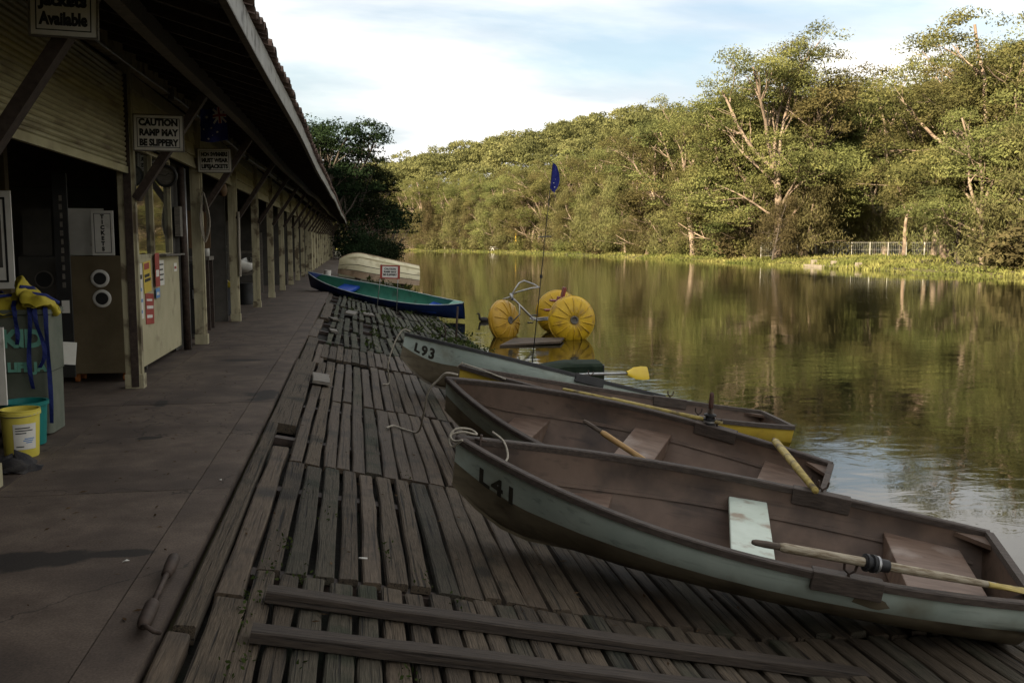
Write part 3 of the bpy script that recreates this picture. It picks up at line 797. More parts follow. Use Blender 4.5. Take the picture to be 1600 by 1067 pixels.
# ---- bay between second and third post: low panel, window, corrugated wall
m = MB(); m.box(-2.66, -2.60, 11.75, 14.62, .12, 1.46); hpart(m, 'low_panel', M['creamwall'])
win = MB(); win.box(-2.66, -2.645, 11.78, 14.16, 1.50, 2.80)
win = hpart(win, 'window', M['glass'])
for (a, b, c, d) in ((11.74, 14.20, 1.462, 1.51), (11.74, 14.20, 2.79, 2.84)):
    m = MB(); m.box(-2.665, -2.595, a, b, c, d); m.build('window_rail', M['cream'], win)
for ya in (11.74, 12.93, 14.16):
    m = MB(); m.box(-2.664, -2.598, ya, ya + .05, 1.512, 2.788); m.build('window_stile', M['cream'], win)
m = MB(); m.box(-2.70, -2.50, 13.2, 14.6, 1.475, 1.50); m.build('window_sill', M['greywood'], win)
m = MB(); rows = []
for z in (.02, 2.86):
    rows.append([(-2.70 + .012 * math.cos(k * math.pi), 14.64 + k * .04, z) for k in range(29)])
m.grid(rows, flip=True); hpart(m, 'corrugated_wall', M['inwall'])
m = MB(); m.tube([(-2.58, 15.0, .0), (-2.58, 15.0, 1.5), (-2.60, 15.02, 2.8)], .055, 10); hpart(m, 'drain_pipe', M['rust'], smooth=True)
m = MB(); m.tube([(-2.60, 15.28, .0), (-2.60, 15.28, 2.8)], .035, 10); hpart(m, 'drain_pipe', M['metal'], smooth=True)
m = MB(); m.box(-2.66, -2.58, 14.75, 15.2, 1.75, 2.2); hpart(m, 'meter_box', M['greywood'])

# ------------------------------------------------------------------ signs under the eave
def sign(name, label, x0, x1, y, z0, z1, lines, size, tilt=0.0, board=M['white'], ink=M['black'], border=True, bold=.006, line=1.0, frame=M['greywood']):
    w, h = x1 - x0, z1 - z0
    e = empty(name, ((x0 + x1) / 2, y, (z0 + z1) / 2), (0, tilt, 0)); tag(e, label, 'sign')
    m = MB(); m.box(-w / 2, w / 2, -.008, .010, -h / 2, h / 2); m.build('board', board, e, bevel=.003)
    if frame is not None:
        for (a, b, c, d) in ((-w / 2 - .012, w / 2 + .012, h / 2 + .001, h / 2 + .013), (-w / 2 - .012, w / 2 + .012, -h / 2 - .013, -h / 2 - .001),
                             (-w / 2 - .012, -w / 2 - .001, -h / 2, h / 2), (w / 2 + .001, w / 2 + .012, -h / 2, h / 2)):
            m = MB(); m.box(a, b, -.012, .014, c, d); m.build('frame_strip', frame, e)
    if border:
        m = MB(); i = .03; t = .007
        for (a, b, c, d) in ((-w / 2 + i, w / 2 - i, h / 2 - i - t, h / 2 - i), (-w / 2 + i, w / 2 - i, -h / 2 + i, -h / 2 + i + t),
                             (-w / 2 + i, -w / 2 + i + t, -h / 2 + i + t, h / 2 - i - t), (w / 2 - i - t, w / 2 - i, -h / 2 + i + t, h / 2 - i - t)):
            m.box(a, b, -.0105, -.0082, c, d)
        m.build('border_line', ink, e)
    n = len(lines)
    for k, t in enumerate(lines):
        me = text_mesh(t, size, bold)
        xs_ = [v.co.x for v in me.vertices]
        wd = max(xs_) - min(xs_); s = min(1.0, (w - .10) / wd)
        o = mesh_obj('lettering', me, ink, e, loc=(0, -.0095, (n / 2 - .5 - k) * size * 1.12 * line), rot=(RAD(90), 0, 0)); o.scale = (s, 1, 1)
    return e
sign('notice_sign', 'white CAUTION RAMP MAY BE SLIPPERY sign hanging under the eave', -2.375, -1.86, 11.0, 2.675, 3.055, ['CAUTION', 'RAMP MAY', 'BE SLIPPERY'], .098, .012)
sign('notice_sign', 'white NON SWIMMERS MUST WEAR LIFEJACKETS sign by the rope coil', -2.44, -1.93, 15.72, 2.785, 3.150, ['NON SWIMMERS', 'MUST WEAR', 'LIFEJACKETS'], .085, -.01)
sign('notice_sign', 'white Life Jackets Available sign at the top left corner', -1.995, -1.60, 6.50, 2.965, 3.40, ['Life', 'Jackets', 'Available'], .105, .03, line=1.0)

# ------------------------------------------------------------------ flag on the brace
def cloth_pt(u, v):      # u across 0..1, v down 0..1
    return Vector(((u - .5) * .34 + .05 * v * (u - .3), .035 * math.sin(u * 7 + v * 3) + .03 * v, -v * .46 - .02 * math.sin(u * 5)))
flag = empty('hanging_flag', (-1.95, 14.0, 3.56)); tag(flag, 'small dark blue flag with stars and red and white crosses hanging under the eave', 'flag')
m = MB(); m.grid([[cloth_pt(i / 10, j / 12) for i in range(11)] for j in range(13)]); m.build('cloth', M['flagblue'], flag, smooth=True)
def on_cloth(poly, mat, name, off=.004):
    m = MB(); vs = [cloth_pt(u, v) + Vector((0, -off, 0)) for u, v in poly]; m.add(vs, [tuple(range(len(vs)))]); m.build(name, mat, flag)
def band(u0, v0, u1, v1, w, mat, name, off, n=6):
    m = MB(); d = Vector((u1 - u0, v1 - v0)); nn = Vector((-d.y, d.x)).normalized() * w / 2; rows = []
    for i in range(n + 1):
        t = i / n; p = Vector((u0, v0)) + d * t
        rows.append([cloth_pt(p.x + nn.x, p.y + nn.y) + Vector((0, -off, 0)), cloth_pt(p.x - nn.x, p.y - nn.y) + Vector((0, -off, 0))])
    m.grid(rows); m.build(name, mat, flag)
for a in ((.52, .02, .98, .46), (.98, .02, .52, .46)): band(*a, .07, M['white'], 'diagonal_stripe', .004)
for a in ((.75, 0, .75, .48), (.5, .24, 1, .24)): band(*a, .13, M['white'], 'cross_stripe', .006)
for a in ((.75, 0, .75, .48), (.5, .24, 1, .24)): band(*a, .07, M['redprint'], 'cross_stripe', .008)
for (u, v, r) in ((.24, .24, .09), (.12, .62, .05), (.42, .58, .05), (.30, .90, .05), (.62, .72, .05), (.45, .80, .03)):
    on_cloth([(u + r * (1 if k % 2 == 0 else .45) * math.sin(k * math.pi / 7), v + .74 * r * (1 if k % 2 == 0 else .45) * math.cos(k * math.pi / 7)) for k in range(14)], M['white'], 'star')

# ------------------------------------------------------------------ clock
clk = empty('wall_clock', (-2.43, 13.0, 2.53)); tag(clk, 'round black rimmed clock hanging in the bay behind the caution sign', 'clock')
MX = Matrix.Rotation(RAD(90), 4, 'X')
m = MB(); m.lathe([(0, 0), (.118, 0), (.118, .02)], 28, MX); m.build('dial', M['greywood'], clk)
m = MB(); m.lathe([(.115, -.03), (.145, -.03), (.15, 0), (.145, .035), (.116, .035), (.112, .022)], 28, MX); m.build('rim', M['darkpaint'], clk, smooth=True)
for ang, ln in ((50, .06), (-80, .09)):
    m = MB(); m.beam((0, -.026, 0), (ln * math.sin(RAD(ang)), -.026, ln * math.cos(RAD(ang))), .008, .003, up=(0, 1, 0)); m.build('clock_hand', M['black'], clk)
m = MB(); m.box(-.01, .01, -.01, .01, .14, .60); m.build('hanger', M['darkpaint'], clk)

# ------------------------------------------------------------------ rope hank on the third post
def rope_obj(name, pts, r, label, cat='rope', group=None, sub=6):
    P = [Vector(p) for p in pts]; out = []
    for i in range(len(P) - 1):
        p0, p1, p2, p3 = P[max(i - 1, 0)], P[i], P[i + 1], P[min(i + 2, len(P) - 1)]
        for k in range(sub):
            t = k / sub
            out.append(.5 * ((2 * p1) + (p2 - p0) * t + (2 * p0 - 5 * p1 + 4 * p2 - p3) * t * t + (3 * p1 - p0 - 3 * p2 + p3) * t ** 3))
    out.append(P[-1])
    m = MB(); m.tube(out, r, 7)
    return tag(m.build(name, M['rope'], smooth=True), label, cat, group)
pts = []
for k in range(5):
    w = .05 + .012 * k; d = .74 + .03 * ((k * 7) % 5) / 2
    pts += [(-2.375, 15.72 - .01 * k, 2.46), (-2.375 + w, 15.70 - .012 * k, 2.46 - d * .6), (-2.365, 15.69 - .01 * k, 2.46 - d), (-2.375 - w * .6, 15.70 - .01 * k, 2.46 - d * .55)]
pts.append((-2.375, 15.72, 2.46))
rope_obj('rope_hank', pts, .010, 'hank of pale rope looped over the post below the swimmers sign')

# ------------------------------------------------------------------ ticket bay furniture
cab = empty('ticket_counter', (-3.01, 11.62, 0)); tag(cab, 'tan counter cabinet with two white ringed round holes beside the cream post', 'cabinet')
m = MB(); m.box(-.335, .335, -.02, .42, .11, 1.50); m.build('carcass', M['tan'], cab, bevel=.006)
for (x, z) in ((.055, 1.235), (.068, 1.0)):
    m = MB(); m.lathe([(.072, -.03), (.102, -.032), (.106, -.022), (.106, -.018), (.072, -.018)], 28, Matrix.Translation((x, 0, z)) @ MX @ Matrix.Scale(-1, 4, (0, 0, 1))); 
    rg = m.build('ring', M['white'], cab, smooth=True)
    m = MB(); m.lathe([(0, -.024), (.074, -.024)], 28, Matrix.Translation((x, 0, z)) @ MX @ Matrix.Scale(-1, 4, (0, 0, 1))); m.build('hole', M['darkpaint'], cab)
for x in (-.27, .27):
    m = MB(); m.tube([(x - .02, .08, .055), (x + .02, .08, .055)], .052, 12); m.build('castor', M['orange'], cab)
    m = MB(); m.tube([(x - .02, .34, .055), (x + .02, .34, .055)], .052, 12); m.build('castor', M['orange'], cab)
sg = sign('ticket_sign', 'tall narrow white TICKETS sign standing on the tan counter', -3.05, -2.80, 11.70, 1.505, 2.03, [], .06, frame=None)
for k, ch in enumerate('TICKETS'):
    mesh_obj('lettering', text_mesh(ch, .062, .004), M['black'], sg, loc=(0, -.0095, .19 - k * .063), rot=(RAD(90), 0, 0))
wbd = MB(); wbd.box(-.20, .20, -.01, .01, 0, .56)
tag(wbd.build('white_sheet', M['white'], loc=(-3.17, 11.95, 1.505)), 'white panel standing behind the TICKETS sign on the counter', 'panel')
cab2 = empty('speaker_cabinet', (-3.66, 11.85, 0)); tag(cab2, 'dark brown cabinet with one round hole behind the black lettered board', 'cabinet')
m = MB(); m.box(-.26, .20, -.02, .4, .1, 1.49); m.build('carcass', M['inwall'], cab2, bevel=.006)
m = MB(); m.lathe([(.09, -.03), (.105, -.03), (.105, -.015), (.09, -.015)], 24, Matrix.Translation((.02, 0, 1.22)) @ MX @ Matrix.Scale(-1, 4, (0, 0, 1))); m.build('ring', M['greywood'], cab2)
m = MB(); m.lathe([(0, -.022), (.092, -.022)], 24, Matrix.Translation((.02, 0, 1.22)) @ MX @ Matrix.Scale(-1, 4, (0, 0, 1))); m.build('hole', M['darkpaint'], cab2)
m = MB(); m.box(-.2, .12, 0, .012, 1.5, 2.05); m.build('backing_sheet', M['inwall'], cab2)
bd = empty('lettered_board', (-3.17, 10.95, .16)); tag(bd, 'tall narrow black board with white upright lettering by the tan counter', 'board')
m = MB(); m.box(-.075, .075, 0, .03, 0, 2.25); m.build('board', M['darkpaint'], bd)
for k in range(11):
    mm = MB(); mm.box(-.012 + .004 * (k % 3), .022 - .003 * (k % 2), -.003, -.0005, 1.0 + k * .095, 1.06 + k * .095); mm.build('lettering', M['greywood'], bd)
mm = MB(); mm.box(-.03, .05, -.004, -.0005, .72, .86); mm.build('paper_label', M['white'], bd)
po = empty('framed_poster', (-3.36, 9.5, 1.22)); tag(po, 'white poster with black frame hanging inside the ticket bay at left edge', 'poster')
m = MB(); m.box(-.35, .175, 0, .02, 0, .92); m.build('sheet', M['white'], po)
for (a, b, c, d) in ((.105, .125, .06, .86), (-.30, .105, .06, .08), (-.30, .105, .84, .86)):
    m = MB(); m.box(a, b, -.004, -.0005, c, d); m.build('black_line', M['black'], po)
m = MB(); m.box(-.25, .08, -.004, -.0005, .2, .7); m.build('print', M['inwall'], po)
# uprights and a shelf inside the bay
m = MB(); m.box(-3.92, -3.80, 11.2, 11.32, 0, 3.4); hpart(m, 'inner_post', M['tan'])
m = MB(); m.box(-2.80, -2.68, 12.1, 12.2, 1.5, 2.5); hpart(m, 'inner_post', M['tan'])
m = MB(); m.box(-4.6, -2.75, 12.6, 12.7, 2.35, 3.2); hpart(m, 'inner_valance', M['darkwood'])
m = MB(); m.box(-9.4, -2.72, 12.75, 12.83, 0, 3.5); hpart(m, 'partition', M['inwall'])

# ------------------------------------------------------------------ lifejacket bin, tub, bucket, rag, white board
bn = empty('lifejacket_bin', (-2.80, 8.62, 0)); tag(bn, 'grey green bin painted KID LIFE JACKETS full of yellow lifejackets', 'bin')
m = MB()
def ring(w, d, z, r=.05, n=5):
    out = []
    for cx, cy, a0 in ((w - r, -d + r, -90), (w - r, d - r, 0), (-w + r, d - r, 90), (-w + r, -d + r, 180)):
        for k in range(n): 
            a = RAD(a0 + 90 * k / (n - 1)); out.append((cx + r * math.cos(a), cy + r * math.sin(a), z))
    return out
m.grid([ring(.21, .20, .02), ring(.215, .205, .55), ring(.225, .215, .56), ring(.225, .21, 1.04), ring(.24, .225, 1.05), ring(.24, .225, 1.09), ring(.215, .20, 1.09), ring(.20, .19, .6)], close=True)
m.build('tub', M['bin'], bn, smooth=True, auto=40)
for body, size, x, z in (('KIDS', .20, -.055, .84), ('LIFE JACKETS', .105, .045, .60), ('&', .10, -.17, .73)):
    me = text_mesh(body, size, .008, align='LEFT' if 'KID' in body else 'CENTER')
    if body == 'LIFE JACKETS':
        me = text_mesh('LIFE JA', size, .007)
    if body == 'KIDS':
        me = text_mesh('KID', size, .011)
    o = mesh_obj('lettering', me, M['mint'], bn, loc=(x if body != 'KIDS' else .02, -.232, z), rot=(RAD(90), 0, 0))
def vest(name, label, loc, rot, seed, group='yellow lifejackets on the bin'):
    m = MB(); rows = []
    for i in range(19):
        row = []
        for j in range(22):
            a = 2 * math.pi * j / 22; t = i / 18
            rr = math.sin(math.pi * (.05 + .90 * t)) ** .5
            q = Vector((.17 * math.cos(a) * rr, (t - .5) * .36, .055 * math.sin(a) * rr))
            k = mnoise.noise(q * 9 + Vector((seed * 7.3, 0, 0))); k2 = mnoise.noise(q * 22 + Vector((0, seed * 3.1, 0)))
            row.append((q.x * (1 + .25 * k), q.y, q.z * (1 + .5 * k) + .05 * math.sin(q.y * 16 + seed) + .03 * k + .016 * k2))
        rows.append(row)
    m.grid(rows, close=True)
    e = empty(name, loc, rot); tag(e, label, 'lifejacket', group)
    m.build('foam_panel', M['vest'], e, smooth=True)
    m = MB(); m.tube([(-.12, -.12, .02), (-.05, -.05, .085), (.02, .02, .085), (.10, .12, .03)], .008, 6, flat=2.0); m.build('strap', M['strap'], e)
    return e
vest('lifejacket', 'yellow lifejacket lying flat at the left of the bin top', (-2.94, 8.55, 1.12), (.1, .1, .2), 1)
vest('lifejacket', 'yellow lifejacket standing up in a peak on the bin', (-2.80, 8.64, 1.19), (.3, 1.0, .5), 2)
vest('lifejacket', 'crumpled yellow lifejacket at the far left of the bin top', (-3.0, 8.66, 1.14), (.2, -.3, 1.2), 4)
vest('lifejacket', 'yellow lifejacket drooping over the right rim of the bin', (-2.66, 8.50, 1.13), (.0, .25, -.2), 3)
def strap(pts, label):
    m = MB(); P = [Vector(p) for p in pts]
    rows = []
    for i, p in enumerate(P):
        w = Vector((.017, .006 * math.sin(i), 0)); rows.append([p - w, p + w])
    m.grid(rows); rows2 = [[q + Vector((0, .003, 0)) for q in r] for r in rows]; m.grid(rows2, flip=True)
    return tag(m.build('webbing_strap', M['strap']), label, 'strap', 'blue straps on the bin')
def drop(x, z0, z1, sw, y=8.365): return [(x + sw * math.sin(t * 3.0) * t, y - .015 * math.sin(t * 3), z0 + (z1 - z0) * t) for t in [i / 9 for i in range(10)]]
strap([(-2.86, 8.50, 1.165), (-2.84, 8.40, 1.12)] + drop(-2.82, 1.08, .80, .03), 'short blue strap hanging down the middle of the bin')
strap([(-2.72, 8.48, 1.16), (-2.72, 8.40, 1.11)] + drop(-2.70, 1.06, .42, -.04), 'long blue strap hanging across the painted letters')
strap([(-2.70, 8.46, 1.15), (-2.67, 8.38, 1.10)] + drop(-2.66, 1.05, .60, .11, 8.36), 'blue strap curving right over the bin corner')
strap([(-2.60, 8.48, 1.14), (-2.585, 8.38, 1.10)] + drop(-2.58, 1.05, .12, .02, 8.372), 'longest blue strap hanging almost to the floor at the bin corner')
tb = MB(); tb.lathe([(0, .01), (.15, .01), (.17, .33), (.185, .335), (.185, .365), (.165, .365), (.15, .03), (0, .03)], 26)
tag(tb.build('tub', M['teal'], smooth=True, loc=(-2.69, 8.08, 0), auto=40), 'round teal plastic tub between the yellow bucket and the bin', 'tub')
bk = empty('yellow_bucket', (-2.585, 7.66, 0)); tag(bk, 'yellow plastic bucket with a printed paper label on the path', 'bucket')
m = MB(); m.lathe([(0, 0), (.118, 0), (.122, .012), (.138, .325), (.148, .33), (.148, .352), (.142, .357), (.146, .362), (.146, .372), (.134, .372), (.118, .03), (0, .02)], 30); m.build('pail', M['bucket'], bk, smooth=True, auto=35)
m = MB(); rows = []
for z in (.07, .27):
    r = .1265 + (z - .07) * .051 + .0015; rows.append([(r * math.cos(RAD(a)), r * math.sin(RAD(a)), z) for a in range(-95, -19, 6)])
m.grid(rows); m.build('paper_label', M['white'], bk)
for z, a0, a1, mt in ((.235, -88, -40, 'black'), (.215, -88, -34, 'black'), (.195, -88, -52, 'black'), (.15, -62, -28, 'blueprint'), (.135, -66, -30, 'blueprint'), (.12, -58, -34, 'blueprint'), (.09, -88, -60, 'black')):
    m = MB(); rows = []
    for zz in (z, z + .008):
        r = .1265 + (zz - .07) * .051 + .003; rows.append([(r * math.cos(RAD(a)), r * math.sin(RAD(a)), zz) for a in range(a0, a1, 4)])
    m.grid(rows); m.build('print', M[mt], bk)
m = MB(); m.tube([(.145 * math.cos(RAD(a)), .145 * math.sin(RAD(a)), .345 - .02 * math.sin(RAD(a + 180))) for a in range(180, 361, 15)], .004, 6); m.build('handle', M['metal'], bk)
rg = MB(); rows = []; r_ = random.Random(8)
for i in range(9):
    row = []
    for j in range(14):
        a = 2 * math.pi * j / 14; rr = (1 - (i / 8) ** 2) ** .5 if i < 8 else .02
        k = 1 + .35 * mnoise.noise(Vector((math.cos(a) * 1.5, math.sin(a) * 1.5, i * .5)))
        row.append((.155 * rr * k * math.cos(a) + (.06 if abs(a) < .5 and i < 2 else 0), .13 * rr * k * math.sin(a), .005 + .115 * (i / 8) * k + .015 * math.sin(3 * a + i)))
    rows.append(row)
rg.grid(rows, close=True); tag(rg.build('rag_heap', M['cloth'], smooth=True, loc=(-2.47, 7.14, 0)), 'heap of dark wet rag on the path before the yellow bucket', 'rag')
wb_ = MB(); wb_.box(-.05, .04, -.012, .012, 0, .62); tag(wb_.build('white_board', M['white'], loc=(-2.655, 7.45, .37), rot=(-.0, .0, 0)), 'narrow white board at the left edge above the yellow bucket', 'board')
bd = bpy.data.objects['white_board']; bd.location = (-2.78, 7.86, .37)
sb = MB(); sb.box(-.06, .06, -.01, .01, 0, .2); tag(sb.build('paper_tag', M['white'], loc=(-2.545, 8.80, .57), rot=(0, .1, .2)), 'white paper tag stuck beside the bin under the black board', 'paper tag')

# ------------------------------------------------------------------ notices on the low panel
def notice(label, y0, y1, z0, z1, mat, lines=(), x=-2.594, tilt=0):
    e = empty('notice', (x, (y0 + y1) / 2, (z0 + z1) / 2), (tilt, 0, 0)); tag(e, label, 'notice', 'notices on the cream panel')
    w, h = (y1 - y0) / 2, (z1 - z0) / 2
    m = MB(); m.box(-.002, .003, -w, w, -h, h); m.build('sheet', mat, e)
    for i, (a, b, mt) in enumerate(lines):
        m = MB(); m.box(.0035, .005, -w * .8, w * .8 * (1 if i % 2 else .7), -h + 2 * h * a, -h + 2 * h * b); m.build('print', M[mt], e)
    return e
notice('tall white notice with blue print next to the cream post', 11.85, 12.12, .72, 1.40, M['white'], ((.1, .16, 'blueprint'), (.3, .36, 'blueprint'), (.5, .56, 'blueprint'), (.72, .8, 'black')))
notice('yellow notice with red heading on the cream panel', 12.20, 12.62, 1.03, 1.42, M['yellowprint'], ((.75, .95, 'redprint'), (.35, .45, 'black'), (.5, .6, 'black')), tilt=.05)
notice('large red poster hanging lowest on the cream panel', 12.25, 12.72, .62, 1.01, M['redprint'], ((.2, .3, 'white'), (.5, .6, 'white'), (.75, .82, 'white')), tilt=-.06)
notice('white price list hung from the sill of the window', 13.05, 13.42, 1.08, 1.42, M['white'], ((.2, .26, 'black'), (.4, .46, 'black'), (.6, .66, 'black'), (.8, .86, 'black')), x=-2.585)
notice('red packet hung under the window sill', 12.74, 13.0, 1.08, 1.52, M['redprint'], ((.3, .5, 'white'),), x=-2.56)
notice('small blue card under the red packet', 12.78, 13.02, .93, 1.06, M['blueprint'], ((.3, .6, 'white'),), x=-2.57)
notice('small white card at the panel corner by the drain pipe', 14.2, 14.42, 1.24, 1.36, M['white'], ((.3, .6, 'redprint'),))

# ------------------------------------------------------------------ things inside the farther bays
def simple(name, mb, mat, label, cat, loc, rot=(0, 0, 0), **kw):
    return tag(mb.build(name, mat, loc=loc, rot=rot, **kw), label, cat)
lk = empty('locker', (-2.95, 16.9, 0)); tag(lk, 'dark grey steel locker inside the bay behind the rope hank', 'locker')
m = MB(); m.box(-.25, .3, -.25, .25, .05, 1.35); m.build('carcass', M['inwall'], lk, bevel=.01)
m = MB(); m.box(-.21, .26, -.262, -.252, .1, 1.3); m.build('door', M['darkpaint'], lk)
m = MB(); m.box(.2, .22, -.285, -.264, .7, .85); m.build('handle', M['metal'], lk)
m = MB(); m.box(-.9, .3, 0, .02, 0, .7); simple('plywood_sheet', m, M['ply'], 'brown plywood sheet leaning high inside the bay behind the swimmers sign', 'sheet', (-2.95, 18.2, 1.55))
m = MB(); m.box(-1.1, .3, -.3, .3, 1.33, 1.40)
bench = empty('work_bench', (-3.0, 18.6, 0)); tag(bench, 'grey work bench inside the bay behind the third post', 'bench')
m.build('bench_top', M['greywood'], bench)
for x, y in ((-1.05, -.25), (.25, -.25), (-1.05, .25), (.25, .25)):
    m = MB(); m.box(x - .03, x + .03, y - .03, y + .03, 0, 1.33); m.build('leg', M['darkwood'], bench)
for i, (x, y, r, h, mt, lb) in enumerate([(-2.95, 22.2, .26, .62, 'rubber', 'black barrel inside the fourth bay'), (-2.9, 26.0, .24, .55, 'darkpaint', 'black drum inside the fifth bay'), (-3.0, 20.9, .2, .5, 'redprint', 'red drum standing beside the black barrel')]):
    m = MB(); m.lathe([(0, 0), (r, 0), (r * 1.04, h * .33), (r, h * .36), (r * 1.04, h * .66), (r, h), (r * .9, h + .02), (0, h + .02)], 22)
    simple('barrel', m, M[mt], lb, 'barrel', (x, y, 0), smooth=True, auto=40)
vest('lifejacket', 'yellow lifejacket lying on the black barrel in the fourth bay', (-2.93, 22.15, .72), (0, .2, .3), 5, 'lifejackets in the bays')
for i, (y, z, mt, lb) in enumerate([(23.3, 1.2, 'canoe_green', 'green canoe resting on the rack in the fourth bay'), (23.3, 1.9, 'ply', 'brown canoe resting high on the rack in the fourth bay'), (31.5, 1.0, 'white', 'white canoe resting on the rack in the sixth bay')]):
    m = MB(); rows = []
    for k in range(13):
        t = k / 12; w = .36 * math.sin(math.pi * (.03 + .94 * t)) ** .7; up = .16 * (2 * t - 1) ** 2
        rows.append([(-3.6 + w * math.cos(a), (t - .5) * 3.6, z + up - .30 * math.sin(a) * (w / .36) ** .5) for a in [math.pi * j / 8 for j in range(9)]])
    m.grid(rows, flip=True)
    o = tag(m.build('stored_canoe', M[mt], smooth=True, loc=(0, y, 0)), lb, 'canoe')
    md = o.modifiers.new('thickness', 'SOLIDIFY'); md.thickness = .02
rk = empty('canoe_rack', (-3.6, 23.3, 0)); tag(rk, 'timber rack holding canoes inside the fourth bay', 'rack')
for yy in (-1.0, 1.0):
    for xx in (-.5, .5):
        m = MB(); m.box(xx - .04, xx + .04, yy - .04, yy + .04, 0, 2.2); m.build('upright', M['greywood'], rk)
    for zz in (.86, 1.56):
        m = MB(); m.box(-.45, .45, yy - .03, yy + .03, zz - .03, zz + .03); m.build('crossbar', M['greywood'], rk)
rk2 = copy_tree(rk); rk2.location = (-3.6, 31.5, -.2); rk2['label'] = 'timber rack holding a white canoe inside the sixth bay'
m = MB(); m.lathe([(0, 0), (.06, 0), (.065, .2), (.03, .26), (.03, .3), (0, .3)], 14); simple('white_bottle', m, M['white'], 'white plastic bottle on the floor of the fifth bay', 'bottle', (-2.9, 27.0, 0), smooth=True)
m = MB(); m.lathe([(0, 0), (.055, 0), (.055, .16), (.02, .2), (0, .2)], 12)
simple('jug', m, M['white'], 'small white jug on the bench inside the bay behind the third post', 'jug', (-2.78, 18.55, 1.40), smooth=True)
# coloured buoys hung by the fifth post
m = MB(); m.lathe([(0, -.12), (.06, -.1), (.085, 0), (.06, .1), (.02, .13), (0, .13)], 14)
simple('round_lamp', m, M['ply'], 'brown round lamp fixed high on the post behind the swimmers sign', 'lamp', (-2.36, 17.9, 2.62), smooth=True)
pts = [(-2.38, 20.3, 2.3), (-2.375, 20.28, 2.0), (-2.38, 20.27, 1.6), (-2.375, 20.28, 1.2), (-2.38, 20.3, .95)]
rope_obj('hanging_chain', pts, .03, 'thick pale rope hanging straight down the fourth post')

# electrical conduit and lamp fittings under the eave, paddles leaning in the bays
m = MB(); m.tube([(-2.41, y, ez(y) + .33 + .01 * math.sin(y)) for y in np.arange(6.7, 54, 1.5)], .012, 6); hpart(m, 'conduit', M['metal'], smooth=True)
for y in (13.4, 22.5, 31.2, 40.0):
    m = MB(); m.box(-2.43, -2.37, y - .06, y + .06, ez(y) + .26, ez(y) + .40); hpart(m, 'junction_box', M['greywood'])

# ------------------------------------------------------------------ rowing boats
BL, BD = 3.6, .42
def b_g(s, W):
    return W * (1 - abs(1 - min(s / .62, 1)) ** 2.1) if s < .62 else W * (1 - .24 * ((s - .62) / .38) ** 2)
def b_zg(s): return BD + .20 * (1 - s) ** 2.2 + .03 * s * s
def b_zk(s): return .30 * max(0, (.16 - s) / .16) ** 1.7
def b_pt(s, q, side, W, inset=0.0):
    g = max(b_g(s, W) - inset, 0.0005); zg, zk = b_zg(s), b_zk(s) + inset * .9
    f1 = q ** .9; f2 = math.sin(q * math.pi / 2) ** .62
    t = min(1, s / .38); t = t * t * (3 - 2 * t)
    y = side * g * (f1 * (1 - t) + f2 * t)
    z = zk + (zg - zk) * (q ** (1.0 + .35 * t))
    x = s * BL + (inset * 1.6 if s < .03 else 0) - (inset if s > .97 else 0)
    return Vector((x, y, z))
ST = [0, .012, .03, .055, .085, .12, .16, .21, .27, .34, .42, .50, .58, .66, .74, .82, .91, 1.0]
QS = [0, .05, .11, .18, .26, .34, .42, .50, .58, .66, .74, .83, .92, 1.0]
def hull_w_at(s, z, W, inset=.03):
    lo, hi = 0.0, 1.0
    for _ in range(30):
        mid = (lo + hi) / 2
        if b_pt(s, mid, 1, W, inset).z < z: lo = mid
        else: hi = mid
    return b_pt(s, lo, 1, W, inset).y
